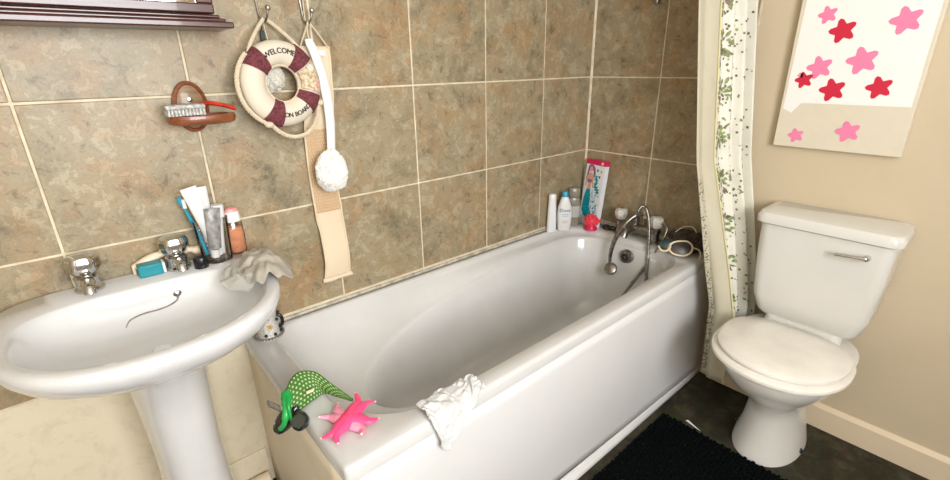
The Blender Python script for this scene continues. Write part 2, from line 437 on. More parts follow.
# sealant bead round the bath edge
sb = MB().tube([(-1.712, -.002, .597), (-1.2, -.002, .598), (-.6, -.002, .598), (-.004, -.002, .598)], .0065, 8)
sb.tube([(-.002, -.004, .598), (-.002, -.35, .598), (-.002, -.695, .598)], .009, 8)
struct(sb.build('trim_2', 'seal'))
# skirting board under the basin
sk = MB()
prof = [(0.003, 0), (-.016, 0), (-.016, .105), (-.012, .12), (-.012, .135), (-.006, .150), (.003, .150)]
sk.loft([[(x, y, z) for y, z in prof] for x in (XL, -1.722)])
struct(sk.build('baseboard_back', 'dirty', angle=25))
pipe = MB().tube([(-2.6, -.045, .060), (-2.2, -.045, .060), (-1.735, -.045, .060)], .022, 14)
tag(pipe.build('water_pipe', 'softcream'), 'cream painted pipe running along the skirting under the basin', 'pipe')
sk2 = MB().loft([[(.003-y+(-.0), yy, z) for y, z in [(-.0, 0), (.016, 0), (.016, .09), (.006, .105), (0, .105)]] for yy in (-.76, YF)])
struct(sk2.build('baseboard_right', 'softcream', angle=25))

# ceiling lamp: off, the day is bright
cl = thing('ceiling_lamp', 'round white ceiling lamp with opal bowl', 'lamp', (-1.2, -1.2, H))
MB().lathe([(.09, H-.001), (.09, H-.03), (.08, H-.035)], (-1.2, -1.2, 0), 28).build('lamp_base', 'white', cl)
MB().lathe([(.12, H-.032), (.125, H-.06), (.10, H-.10), (.05, H-.125), (.001, H-.13)], (-1.2, -1.2, 0), 28).build('lamp_shade', 'ceiling', cl)

# ================================================================== BATH
BX0, BX1, BY0, BY1 = -1.715, -.003, -.700, -.003
RZ = .592
bath = thing('bathtub', 'white acrylic bathtub with panelled sides along the tiled wall', 'bathtub', (-.86, -.35, 0))
tub = MB(); oc = (.02, .02, .014, .02)
NC = 12
def mixr(a, b_, t, tz): return [(p[0]+(q[0]-p[0])*t, p[1]+(q[1]-p[1])*t, p[2]+(q[2]-p[2])*tz) for p, q in zip(a, b_)]
def zA(x, y): return .430+.135*max(0, min(1, (x+1.49)/1.0))**.85
rim_in = rrect(-1.638, -.119, -.636, -.036, (.17, .10, .20, .17), RZ-.014, NC)
ridge = rrect(-1.490, -.131, -.612, -.082, (.16, (.62, .262), (.62, .262), .16), zA, NC)
under = rrect(-1.470, -.134, -.604, -.096, (.16, (.60, .25), (.60, .25), .16), lambda x, y: zA(x, y)-.016, NC)
low = rrect(-1.30, -.180, -.572, -.150, (.15, (.36, .20), (.36, .20), .15), .245, NC)
ringsT = [
    rrect(BX0+.01, BX1, BY0+.012, BY1, oc, RZ-.045, NC),
    rrect(BX0, BX1, BY0, BY1, oc, RZ-.040, NC),
    rrect(BX0, BX1, BY0, BY1, oc, RZ-.012, NC),
    rrect(BX0+.003, BX1-.002, BY0+.004, BY1-.002, oc, RZ-.003, NC),
    rrect(BX0+.010, BX1-.004, BY0+.012, BY1-.004, oc, RZ, NC),
    rrect(-1.652, -.108, -.648, -.026, (.17, .10, .20, .17), RZ+.001, NC),
    rrect(-1.645, -.114, -.642, -.031, (.17, .10, .20, .17), RZ-.003, NC),
    rim_in, mixr(rim_in, ridge, .12, .30), mixr(rim_in, ridge, .30, .56), mixr(rim_in, ridge, .55, .78), mixr(rim_in, ridge, .8, .93), mixr(rim_in, ridge, .95, .988),
    ridge, mixr(ridge, under, .45, .25), under, mixr(under, low, .25, .38), mixr(under, low, .55, .72), low,
    rrect(-1.25, -.205, -.552, -.170, (.14, (.30, .18), (.30, .18), .14), .208, NC),
    rrect(-1.18, -.235, -.525, -.195, (.13, .16, .16, .13), .188, NC),
    rrect(-1.10, -.28, -.490, -.23, (.10, .12, .12, .10), .180, NC),
    rrect(-1.0, -.45, -.40, -.28, (.04, .05, .05, .04), .176, NC),
]
tub.loft(ringsT, cap0=False)
tub.build('tub', 'acrylic', bath, angle=60)
# front panel: bows out slightly to its foot
def fp(u, v):
    x = -1.70+1.695*u; top = -.6935; bot = -.668-.052*u
    z = .55-.522*v; y = top+(bot-top)*v**1.5-.006*math.sin(PI*v)
    return (x, y, z)
MB().grid(fp, 24, 12).build('front_panel', 'panel', bath, solid=.006)
ps = MB().grid(lambda u, v: (-1.70+1.695*u, -.676-.046*u-(.040*(1-u)+.001)*v, .032-.028*v), 16, 3)
ps.build('floor_seal_strip', 'panel', bath, solid=.003)
MB().grid(lambda u, v: (-1.706-.004*math.sin(PI*v)*math.sin(PI*u), -.672+.668*u, .552-.548*v), 8, 8).build('end_panel', 'endpanel', bath, solid=.006)
cg = MB().box(-1.7128, -1.694, -.6955, -.678, .005, .5475); cg.build('corner_gap_dark', 'rubber', bath, smooth=False)  # dark box standing in for the shade inside the open corner gap
for zz in (.535, .50): MB().ball((-1.7125, -.683, zz), .006).build('screw', 'black', bath)
# overflow and waste
ov = MB().lathe([(.001, -.010), (.022, -.010), (.030, -.006), (.032, 0), (.032, .012)], (-.150, -.371, .522), 24, 'x')
ovo = ov.build('overflow', 'dullchrome', bath)
for k in range(6):
    a = 2*PI*k/6
    MB().lathe([(.0075, -.003), (.0075, .004)], (-.1605, -.371+.013*math.cos(a), .522+.013*math.sin(a)), 10, 'x').build('hole', 'black', ovo)
MB().lathe([(.001, .180), (.028, .180), (.032, .178), (.032, .172)], (-.40, -.345, 0), 20).build('waste', 'chrome', bath)

# ------------------------------------------------------------------ bath mixer with shower hose
mx = thing('bath_mixer_tap', 'chrome bath mixer with two white knobs and shower hose', 'tap', (-.065, -.36, RZ))
TX = -.062
b = MB()
for y in (-.272, -.452):
    b.lathe([(.030, RZ-.002), (.030, RZ+.006), (.021, RZ+.012), (.019, RZ+.045), (.024, RZ+.05), (.024, RZ+.066), (.014, RZ+.072), (.014, RZ+.085)], (TX, y, 0), 20)
b.tube(catmull([(TX, -.272, RZ+.045), (TX-.012, -.31, RZ+.052), (TX-.018, -.362, RZ+.056), (TX-.012, -.414, RZ+.052), (TX, -.452, RZ+.045)], 5), .019, 14)
b.tube(catmull([(TX-.018, -.362, RZ+.056), (TX-.06, -.362, RZ+.062), (TX-.10, -.362, RZ+.052), (TX-.115, -.362, RZ+.030)], 5), [.018]*10+[.016]*6, 14)
b.lathe([(.015, RZ+.06), (.015, RZ+.10), (.010, RZ+.105), (.010, RZ+.125)], (TX-.018, -.362, 0), 16)
b.build('body', 'dullchrome', mx)
for y in (-.272, -.452):
    kn = MB(); prof = [(.016, RZ+.071), (.023, RZ+.078), (.028, RZ+.093), (.029, RZ+.108), (.026, RZ+.120), (.016, RZ+.125), (.001, RZ+.126)]
    rings = []
    for r, h in prof:
        rings.append([(TX+r*(1+.07*math.cos(8*2*PI*k/32))*math.cos(2*PI*k/32), y+r*(1+.07*math.cos(8*2*PI*k/32))*math.sin(2*PI*k/32), h) for k in range(32)])
    kn.loft(rings); ko = kn.build('knob', 'knob', mx)
    MB().lathe([(.009, RZ+.125), (.009, RZ+.1275), (.001, RZ+.1275)], (TX, y, 0), 12).build('knob_cap', 'dullchrome', ko)
cr = MB().tube([(TX-.018, -.362, RZ+.118), (TX-.03, -.375, RZ+.130), (TX-.035, -.392, RZ+.132)], .009, 10)
cr.lathe([(.013, -.010), (.013, .010)], (TX-.018, -.415, RZ+.118), 14, 'y').tube([(TX-.018, -.365, RZ+.118), (TX-.018, -.425, RZ+.118)], .007, 10)
cr.build('cradle', 'chrome', mx)
def ribbed(mb, pts, r):
    P = catmull(pts, 16); mb.tube(P, [r*(1+.10*math.sin(i*2.1)) for i in range(len(P))], 10); return mb
ho = ribbed(MB(), [(-.12, -.382, .70), (-.12, -.390, .745), (-.12, -.407, .765), (-.12, -.428, .755), (-.122, -.448, .700), (-.13, -.462, .62), (-.15, -.478, .50), (-.17, -.490, .38), (-.21, -.485, .28), (-.26, -.46, .215), (-.31, -.42, .20), (-.30, -.37, .21), (-.24, -.38, .28), (-.17, -.43, .42), (-.13, -.485, .54), (-.105, -.508, .62), (-.085, -.515, .675), (-.068, -.495, .690), (-.064, -.466, .690)], .0072)
ho.build('hose', 'dullchrome', mx)
hs = MB(); P = catmull([(-.105, -.392, .722), (-.13, -.372, .710), (-.160, -.345, .665), (-.180, -.322, .600), (-.188, -.312, .54), (-.185, -.309, .485)], 8)
hs.tube(P, [.0075+.0035*math.sin(PI*i/(len(P)-1)) for i in range(len(P))], 12)
c0 = Vector((-.19, -.322, .455)); ax = Vector((-.75, -.25, .55)).normalized(); ux = ax.cross(Vector((0, 0, 1))).normalized(); wx = ax.cross(ux)
rg = []
for r, h in [(.001, -.022), (.016, -.020), (.027, -.008), (.030, .006), (.029, .014), (.024, .018), (.001, .019)]:
    rg.append([c0+ax*h+(ux*math.cos(2*PI*k/22)+wx*math.sin(2*PI*k/22))*r for k in range(22)])
hs.loft(rg); hs.build('shower_handset', 'dullchrome', mx)

# ------------------------------------------------------------------ shower riser bar on the end wall (lower end in view)
sr = thing('shower_riser_bar', 'chrome shower riser bar on the tiled end wall', 'shower bar', (-.05, -.328, 1.59))
MB().tube([(-.05, -.328, 1.592), (-.05, -.328, 1.9), (-.05, -.328, 2.2)], .010, 14).build('bar', 'chrome', sr)
MB().lathe([(.013, 1.585), (.015, 1.59), (.015, 1.61), (.011, 1.612)], (-.05, -.328, 0), 14).build('end_cap', 'dullchrome', sr)
for z in (1.66, 2.15):
    MB().tube([(-.001, -.328, z), (-.05, -.328, z)], .012, 12).lathe([(.024, -.012), (.024, 0)], (-.0, -.328, z), 18, 'x').build('bracket', 'chrome', sr)

# ================================================================== WASHBASIN
BCX = -1.93
def dring(hw, yb, yf, z, yc=None, n=48, eb=4.5, ef=2.25):
    """D-shaped ring: squarish towards the wall, round to the front"""
    yc = yb+(yf-yb)*.40 if yc is None else yc; pts = []
    for k in range(n):
        a = 2*PI*k/n; c, s = math.cos(a), math.sin(a); e = eb if s > 0 else ef
        pts.append((BCX+hw*math.copysign(abs(c)**(2/e), c), yc+(yb-yc if s > 0 else yc-yf)*math.copysign(abs(s)**(2/e), s), z))
    return pts
basin = thing('washbasin', 'white ceramic pedestal washbasin against the tiled wall', 'washbasin', (BCX, -.22, 0))
BZ = .872
bw = MB()
bw.loft([
    dring(.085, -.12, -.33, .738), dring(.105, -.08, -.355, .744), dring(.165, -.03, -.400, .762), dring(.225, -.01, -.448, .790), dring(.258, -.004, -.478, .815),
    dring(.272, -.004, -.492, .836), dring(.277, -.004, -.499, .854), dring(.275, -.005, -.497, .866), dring(.268, -.008, -.490, BZ),
    dring(.243, -.108, -.468, BZ, ef=2.2, eb=3.2), dring(.237, -.112, -.462, BZ-.003, ef=2.2, eb=3.2), dring(.230, -.116, -.454, BZ-.014, ef=2.2, eb=3.0), dring(.212, -.128, -.438, .825, ef=2.2, eb=2.8),
    dring(.184, -.150, -.410, .796, eb=2.5), dring(.14, -.175, -.375, .776, eb=2.3), dring(.08, -.215, -.33, .768, eb=2), dring(.03, -.25, -.29, .766, eb=2)], cap1=True)
bw.build('bowl', 'ceramic', basin, angle=55)
pd = MB()
def ped(hw, yb, yf, z): return dring(hw, yb, yf, z, eb=2.6, ef=2.3, n=36)
pd.loft([ped(.120, -.07, -.335, 0), ped(.118, -.07, -.33, .03), ped(.095, -.085, -.30, .10), ped(.078, -.095, -.282, .25), ped(.075, -.097, -.280, .45), ped(.080, -.095, -.285, .58), ped(.086, -.09, -.30, .68), ped(.100, -.08, -.335, .728), ped(.108, -.075, -.350, .752)])
pd.build('pedestal', 'ceramic', basin)
MB().lathe([(.001, .771), (.018, .771), (.021, .768), (.021, .763)], (BCX, -.27, 0), 18).build('waste', 'chrome', basin)
# taps
for i, x in enumerate((-1.836, -2.024)):
    t = thing('basin_tap', 'chrome pillar tap on basin deck next to the black cap' if i == 0 else 'chrome pillar tap on basin deck away from the bath', 'tap', (x, -.055, BZ), 'basin taps')
    ty = -.046
    MB().lathe([(.030, BZ-.001), (.030, BZ+.005), (.024, BZ+.010), (.023, BZ+.022), (.026, BZ+.034), (.018, BZ+.040)], (x, ty, 0), 22).tube(
        catmull([(x, ty, BZ+.020), (x, ty-.03, BZ+.026), (x, ty-.055, BZ+.022), (x, ty-.062, BZ+.010)], 5), [.015]*8+[.013]*8, 12).build('body', 'chrome', t)
    rings = []
    for r, h in [(.015, BZ+.038), (.024, BZ+.044), (.033, BZ+.056), (.034, BZ+.074), (.029, BZ+.086), (.015, BZ+.091), (.001, BZ+.0915)]:
        rings.append([(x+r*(1+.05*math.cos(6*2*PI*k/36))*math.cos(2*PI*k/36), ty+r*(1+.05*math.cos(6*2*PI*k/36))*math.sin(2*PI*k/36), h) for k in range(36)])
    MB().loft(rings).build('knob', 'chrome', t)
# plug chain
pc = thing('plug_chain', 'thin metal plug chain hanging inside the washbasin', 'chain', (-1.862, -.118, .835))
MB().lathe([(.010, .004), (.010, -.004), (.004, -.007)], (-1.862, -.123, .832), 14, 'y').build('stay', 'dullchrome', pc)
ch = MB(); P = catmull([(-1.862, -.132, .832), (-1.868, -.135, .821), (-1.885, -.138, .814), (-1.91, -.139, .811), (-1.94, -.140, .812), (-1.97, -.143, .806), (-1.985, -.156, .789)], 9)
for q in P: ch.ball(q, .0023, 6, 4)
stuff(ch.build('chain_beads', 'dullchrome', pc))

# ------------------------------------------------------------------ things on the basin
# tumbler with toothbrush things
GX, GY = -1.742, -.055
gl = thing('glass_tumbler', 'clear glass tumbler of toothpaste tubes on the basin', 'tumbler', (GX, GY, BZ))
MB().lathe([(.001, BZ+.001), (.036, BZ+.001), (.037, BZ+.010), (.043, BZ+.118), (.0415, BZ+.118), (.0355, BZ+.012), (.001, BZ+.010)], (GX, GY, 0), 32, cap=False).build('glass', 'glass', gl)
def tube_item(name, label, cat, foot, head, r, mats, flat=True, extra=None):
    foot = Vector(foot); head = Vector(head); d = (head-foot); L = d.length; d.normalize()
    u = d.cross(Vector((0, 1, .2))).normalized(); w = d.cross(u)
    t = thing(name, label, cat, foot)
    def ring(s, a, c, n=18): return [foot+d*s*L+u*a*math.cos(2*PI*k/n)+w*c*math.sin(2*PI*k/n) for k in range(n)]
    MB().loft([ring(0, r*.6, r*.6), ring(.02, r*.65, r*.65), ring(.16, r*.65, r*.65)]).build('cap', mats[1], t)
    MB().loft([ring(.16, r*.5, r*.5), ring(.20, r*.95, r*.95), ring(.5, r*1.02, r*.8), ring(.93, r*1.15, r*.12), ring(1, r*1.15, r*.10)]).build('body', mats[0], t)
    return t
tube_item('toothpaste_tube', 'white toothpaste tube with flat crimped end leaning in tumbler', 'tube', (-1.735, -.055, BZ+.014), (-1.776, -.062, 1.082), .0165, ('white', 'white'))
tube_item('toothpaste_tube', 'plain white tube standing upright in tumbler', 'tube', (-1.748, -.040, BZ+.014), (-1.747, -.034, 1.074), .0155, ('white', 'white'))
tube_item('toothpaste_tube', 'crumpled silver tube low in the tumbler', 'tube', (-1.750, -.070, BZ+.014), (-1.735, -.076, 1.022), .017, ('silver', 'white'))
tb = thing('toothbrush', 'blue and white toothbrush leaning out of the tumbler', 'toothbrush', (-1.748, -.066, BZ+.014))
P = catmull([(-1.762, -.040, BZ+.016), (-1.775, -.036, .96), (-1.789, -.034, 1.02), (-1.798, -.034, 1.054)], 6)
MB().tube(P, [.0045]*10+[.0035]*4+[.006]*(len(P)-14), 8).build('handle', 'blue', tb)
MB().box(-1.794, -1.786, -.046, -.032, 1.026, 1.050).build('bristles', 'white', tb, smooth=False)
wc = thing('capped_stick', 'white capped stick standing in tumbler beside orange bottle', 'stick', (-1.722, -.045, BZ+.014))
MB().tube([(-1.728, -.047, BZ+.014), (-1.716, -.045, .985)], .0085, 12).build('stem', 'white', wc)
MB().lathe([(.009, .983), (.014, .987), (.016, 1.018), (.014, 1.022), (.001, 1.022)], (-1.716, -.045, 0), 16).build('cap', 'white', wc)
# orange bottle
ob = thing('shower_gel_bottle', 'clear bottle of orange gel with white and pink cap on basin', 'bottle', (-1.682, -.04, BZ))
def oval(cx, cy, a, c, z, n=24, e=2.4):
    return [(cx+a*math.copysign(abs(math.cos(2*PI*k/n))**(2/e), math.cos(2*PI*k/n)), cy+c*math.copysign(abs(math.sin(2*PI*k/n))**(2/e), math.sin(2*PI*k/n)), z) for k in range(n)]
ox, oy = -1.683, -.04
MB().loft([oval(ox, oy, .018, .012, BZ+.001), oval(ox, oy, .021, .014, BZ+.006), oval(ox, oy, .023, .015, BZ+.05), oval(ox, oy, .021, .014, BZ+.093), oval(ox, oy, .012, .010, BZ+.100)]).build('body', 'clearbottle', ob)
MB().loft([oval(ox, oy, .0165, .0105, BZ+.003), oval(ox, oy, .0195, .0125, BZ+.01), oval(ox, oy, .0212, .0135, BZ+.05), oval(ox, oy, .020, .013, BZ+.078)]).build('gel', 'amber', ob)
MB().loft([oval(ox, oy, .020, .0145, BZ+.094), oval(ox, oy, .021, .015, BZ+.098), oval(ox, oy, .018, .013, BZ+.123)]).build('cap', 'white', ob)
MB().loft([oval(ox, oy, .0185, .0132, BZ+.1225), oval(ox, oy, .015, .011, BZ+.131), oval(ox, oy, .006, .005, BZ+.134)]).build('cap_top', 'cappink', ob)
# black cap
bc = thing('black_cap', 'small black ribbed cap standing on the basin deck', 'cap', (-1.79, -.085, BZ))
rings = []
for r, h in [(.0155, BZ+.0005), (.0165, BZ+.002), (.016, BZ+.027), (.0145, BZ+.030), (.001, BZ+.0302)]:
    rings.append([(-1.790+r*(1+.03*math.cos(14*2*PI*k/56))*math.cos(2*PI*k/56), -.088+r*(1+.03*math.cos(14*2*PI*k/56))*math.sin(2*PI*k/56), h) for k in range(56)])
MB().loft(rings).build('shell', 'black', bc)
# teal packet and cream handle behind the tap
tp = thing('teal_packet', 'teal packet lying on the basin behind the tap', 'packet', (-1.895, -.045, BZ))
MB().box(-1.925, -1.872, -.065, -.030, BZ+.0005, BZ+.032).build('packet_body', 'teal', tp, bevel=.004)
MB().box(-1.8725, -1.866, -.064, -.031, BZ+.002, BZ+.030).build('packet_end', 'card', tp, bevel=.002)
ck = thing('razor', 'cream handled razor lying behind the tap', 'razor', (-1.83, -.018, BZ+.03))
P = catmull([(-1.93, -.020, BZ+.020), (-1.87, -.018, BZ+.038), (-1.82, -.016, BZ+.036), (-1.792, -.016, BZ+.032)], 6)
MB().tube(P, [.008+.004*math.sin(i*.4)**2 for i in range(len(P))], 10).build('handle', 'softcream', ck)
MB().ball((-1.783, -.0165, BZ+.028), .013, 12, 8, (1.1, .8, .9)).build('head', 'softcream', ck)
MB().box(-1.934, -1.926, -.026, -.012, BZ, BZ+.026).build('rest', 'softcream', ck, bevel=.003)
# flannel and net glove draped on the basin corner
fl = thing('washcloth', 'crumpled pale grey washcloth draped over the basin edge', 'washcloth', (-1.68, -.22, BZ))
def cloth1(u, v):
    ph = 2*PI*u; rr = v*(1+.10*math.sin(5*ph+1)+.05*math.sin(11*ph))
    x = -1.664+.070*rr*math.cos(ph)+.010*nz((u*3, v*3, 0), 1, 4); y = -.205+.105*rr*math.sin(ph)+.022*math.cos(ph)*rr
    q = Vector((x*22, y*22, 3.0)); ruck = 1-abs(noise.noise(q)*2)
    z = BZ+.006+.040*(1-min(1, rr)**2)**.6*(.55+.45*ruck)+.004*noise.noise(q*2.3)+.005*v*math.sin(13*ph)*v
    out = x-(-1.668)
    if out > 0: z -= 14*out*out*.6
    return (x, y, z)
MB().grid(cloth1, 72, 18).build('cloth', 'flannel', fl, solid=.004, sub=1)
def cloth2(u, v):
    a = PI*(.05+.9*u); rr = .055+.012*math.sin(5*a)
    x = -1.742+.030*v-.062*math.sin(a)*(1-.4*v)*.9+.02; y = -.155-.115*u-.03*v
    z = BZ+.012+nz((u*2, v*2, 5), 3)*.010-.050*(1-v)**1.5*(1 if u > .25 else u*4)*max(0, (u-.05))
    return (x, y, z+.006)
MB().grid(cloth2, 26, 16).build('inner_fold', 'net', fl, solid=.002, sub=1)

# ================================================================== MIRROR CABINET
mc = thing('mirror_cabinet', 'dark mahogany mirror cabinet hanging above the basin', 'cabinet', (-1.93, -.06, 1.46))
cx0, cx1 = -2.215, -1.648
MB().box(cx0+.006, cx1-.006, -.100, -.001, 1.484, 2.08).build('body', 'wood_dark', mc, bevel=.002)
co = MB()
for x0, x1, y, z0, z1 in ((cx0-.022, cx1+.022, -.120, 1.470, 1.478), (cx0-.032, cx1+.034, -.135, 1.456, 1.470), (cx0-.012, cx1+.012, -.112, 1.478, 1.486)):
    co.box(x0, x1, y, -.001, z0, z1)
co.build('cornice', 'wood_dark', mc, bevel=.003)
dr = MB().box(cx0, cx1, -.112, -.1005, 1.487, 2.07).build('door', 'wood_dark', mc, bevel=.002)
for a in ((cx0, cx1, 1.487, 1.508), (cx0, cx1, 2.045, 2.07), (cx0, cx0+.035, 1.508, 2.045), (cx1-.035, cx1, 1.508, 2.045)):
    MB().box(a[0], a[1], -.122, -.1125, a[2], a[3]).build('frame_rail', 'wood_dark', dr, bevel=.003)
MB().box(cx0+.034, cx1-.034, -.1145, -.1125, 1.507, 2.046).build('mirror', 'mirror', dr, smooth=False)

# ------------------------------------------------------------------ wooden soap dish with brush
sd = thing('soap_dish', 'red-brown wooden wall soap dish with oval backplate', 'soap dish', (-1.716, -.02, 1.21))
def ovz(cx, cz, a, c, y, n=36): return [(cx+a*math.cos(2*PI*k/n), y, cz+c*math.sin(2*PI*k/n)) for k in range(n)]
px, pz = -1.718, 1.276
MB().loft([ovz(px, pz, .040, .062, -.001), ovz(px, pz, .042, .064, -.006), ovz(px, pz, .040, .062, -.013), ovz(px, pz, .034, .056, -.016), ovz(px, pz, .031, .053, -.012)]).build('backplate', 'wood_red', sd)
MB().loft([ovz(px, pz, .0315, .0535, -.0122), ovz(px, pz, .0305, .0525, -.0128)]).build('inlay', 'wood_inlay', sd)
MB().lathe([(.006, -.012), (.006, -.017), (.002, -.018)], (px, 0, pz+.018), 14, 'y').build('screw', 'chrome', sd)
def ovy(cx, cy, a, c, z, n=40, e=2.6):
    return [(cx+a*math.copysign(abs(math.cos(2*PI*k/n))**(2/e), math.cos(2*PI*k/n)), cy+c*math.copysign(abs(math.sin(2*PI*k/n))**(2/e), math.sin(2*PI*k/n)), z) for k in range(n)]
sx, sy = -1.710, -.066
MB().loft([ovy(sx, sy, .066, .040, 1.238), ovy(sx, sy, .074, .047, 1.242), ovy(sx, sy, .077, .050, 1.252), ovy(sx, sy, .075, .048, 1.260), ovy(sx, sy, .064, .038, 1.260), ovy(sx, sy, .060, .035, 1.254)]).build('tray', 'wood_red', sd)
nb = thing('nail_brush', 'grey bristled brush with red handle lying on the soap dish', 'brush', (-1.71, -.07, 1.26))
br = MB()
for i in range(11):
    for j in range(4):
        x = -1.783+.0075*i; y = -.092+.011*j
        br.lathe([(.0036, 1.2612), (.0034, 1.276), (.0028, 1.277)], (x, y, 0), 6)
stuff(br.build('bristles', 'bristle', nb))
MB().box(-1.789, -1.703, -.099, -.052, 1.2765, 1.287).build('head', 'bristle', nb, bevel=.004)
P = catmull([(-1.712, -.076, 1.284), (-1.69, -.077, 1.2865), (-1.662, -.077, 1.281), (-1.640, -.077, 1.273), (-1.632, -.077, 1.270)], 6)
hb = MB(); rings = []
for i, q in enumerate(P):
    w = .014-.005*i/len(P); rings.append([(q.x, q.y+w*math.cos(2*PI*k/14), q.z+.0055*math.sin(2*PI*k/14)) for k in range(14)])
hb.loft(rings).build('handle', 'red', nb)

# ================================================================== HOOKS
hk_pos = []
for i, (x, top) in enumerate(((-1.512, 0), (-1.392, 0))):
    h = thing('wire_hook', ('chrome wire hook with ball tip holding the lifebuoy' if i == 0 else 'chrome wire hook with ball tip holding the back scrubber'), 'hook', (x, -.02, 1.48), 'chrome hooks on the tiled wall')
    P = catmull([(x-.006, -.008, 1.66), (x-.004, -.008, 1.58), (x, -.009, 1.51), (x+.002, -.014, 1.488), (x+.005, -.026, 1.482), (x+.010, -.038, 1.492), (x+.014, -.042, 1.510)], 7)
    MB().tube(P, .0028, 8).build('wire', 'dullchrome', h)
    MB().ball((x+.0145, -.0425, 1.515), .0075, 12, 8).build('ball_tip', 'chrome', h)
    MB().lathe([(.012, -.0005), (.012, -.004), (.008, -.007), (.006, -.010)], (x-.006, 0, 1.66), 14, 'y').build('wall_stud', 'chrome', h)
    if i == 1:
        MB().tube([(x+.006, -.010, 1.66), (x+.006, -.010, 1.60), (x+.004, -.013, 1.49)], .0018, 6).build('cord', 'rope', h)

# ================================================================== LIFEBUOY
LC = Vector((-1.499, -.064, 1.325)); yaw = R(-9)
ex = Vector((math.cos(yaw), -math.sin(yaw), 0)); ez = Vector((0, .05, 1)).normalized(); ey = ex.cross(ez)*-1   # ey faces the room
if ey.y > 0: ey = -ey
LR, LT, LD = .080, .0325, .0245
def lb(rad, ang, out): return LC+ex*rad*math.sin(ang)+ez*rad*math.cos(ang)+ey*out
lifebuoy = thing('lifebuoy_sign', 'cream lifebuoy sign reading WELCOME ON BOARD with maroon bands', 'lifebuoy', LC-Vector((0, 0, .13)))
t = MB(); rings = []
for i in range(64):
    a = 2*PI*i/64
    rings.append([lb(LR+LT*math.cos(2*PI*k/20), a, LD*math.sin(2*PI*k/20)) for k in range(20)])
rings.append(rings[0]); t.loft(rings, False, False).build('ring', 'ring', lifebuoy)
for ac in (-48, 41, 123, 206):
    w = 13.5; bd = MB(); rings = []
    for i in range(9):
        a = R(ac-w+2*w*i/8); rings.append([lb(LR+(LT+.0035)*math.cos(2*PI*k/24), a, (LD+.0035)*math.sin(2*PI*k/24)) for k in range(24)])
    bd.loft(rings, True, True).build('band', 'maroon', lifebuoy)
def arc_text(txt, size, rad, centre, flip, gap=.0026):
    out = MB(); gl_ = []; tot = 0
    for chx in txt:
        if chx == ' ': gl_.append((None, None, size*.42)); tot += size*.42; continue
        v, f, w = text_mesh(chx, size); gl_.append((v, f, w)); tot += w+gap
    s = -tot/2
    for v, f, w in gl_:
        if v is None: s += w; continue
        mid = s+w/2; vv = []; cx = sum(q[0] for q in v)
        xm = (max(q[0] for q in v)+min(q[0] for q in v))/2
        for q in v:
            tt = q[1]-size*.36; ss = mid+(q[0]-xm)
            tt2 = tt if not flip else -tt
            ang = centre+(ss/rad if not flip else -ss/rad)
            o_ = LD*math.sqrt(max(.02, 1-(tt2/LT)**2))+.0008
            vv.append(lb(rad+tt2, ang, o_))
        out.add(vv, f); [out.add([q+ex*dx_+ez*dz_+ey*.0001*n__ for q in vv], f) for n__, (dx_, dz_) in enumerate(((.0007, 0), (-.0006, 0), (0, .0006)), 1)]; s += w+gap
    return out
arc_text('WELCOME', .0192, LR+.004, R(-3.5), False, .0019).build('lettering', 'ink', lifebuoy, smooth=False)
arc_text('ON BOARD', .0170, LR+.002, R(163.5), True, .0004).build('lettering', 'ink', lifebuoy, smooth=False)
# rope on the inner edge
rp = MB(); P = [lb(LR-LT+.001, 2*PI*i/48, .006) for i in range(49)]; rope_mb(rp, P, .0045, pitch=.014).build('inner_rope', 'rope', lifebuoy)
# hanging rope from hook to the upper bands
hk = Vector((-1.505, -.028, 1.489))
rp = MB()
for a_, s_ in ((-50, -1), (42, 1)):
    e_ = lb(LR+LT-.004, R(a_), .006); P = catmull([hk+Vector((.003*s_, 0, 0)), hk.lerp(e_, .3)+Vector((.006*s_, 0, .002)), hk.lerp(e_, .7)+Vector((.006*s_, 0, .002)), e_], 8); rope_mb(rp, P, .0052, pitch=.018)
rp.build('hanging_rope', 'rope', lifebuoy)
for a0, a1, sag in ((-48, -154, .007), (-154, -237, .030)):
    P = [lb(LR+LT+.004+sag*math.sin(PI*k/20), R(a0+(a1-a0)*k/20), .006) for k in range(21)]
    rope_mb(MB(), P, .0062, pitch=.024).build('outer_rope', 'rope', lifebuoy)
P = [lb(LR+LT+.002+.003*math.sin(PI*k/16), R(44+79*k/16), -.006) for k in range(17)]
rope_mb(MB(), P, .005, pitch=.018).build('outer_rope', 'rope', lifebuoy)
for a_ in (-150, 118):
    MB().ball(lb(LR+LT+.006, R(a_), .008), .0115, 12, 8, (1.1, .9, .8)).build('rope_knot', 'rope', lifebuoy)
# shell decorations on the right arc
MB().add(*(lambda rg: (sum(rg, []), [(i*13+j, i*13+j+1, (i+1)*13+j+1, (i+1)*13+j) for i in range(12) for j in range(12)]))(
    [[lb(LR+(LT+.0018)*math.cos(PI*(.18+.64*j/12)), R(57+49*i/12), (LD+.0018)*math.sin(PI*(.18+.64*j/12))) for j in range(13)] for i in range(13)])).build('shell_panel', 'shell', lifebuoy, solid=.002)
MB().loft([[lb(LR+.008, R(64), LD-.003+h)+ex*r*math.cos(2*PI*k/16)+ez*r*math.sin(2*PI*k/16) for k in range(16)] for r, h in ((.011, 0), (.0115, .004), (.009, .007))]).build('shell', 'ring', lifebuoy)
for k in range(6):
    a_ = R(97+random.uniform(-8, 8)); MB().ball(lb(LR+.006+random.uniform(-.012, .014), a_, LD+.001), .0042, 8, 6).build('flower_bead', 'pink' if k % 2 else 'ring', lifebuoy)

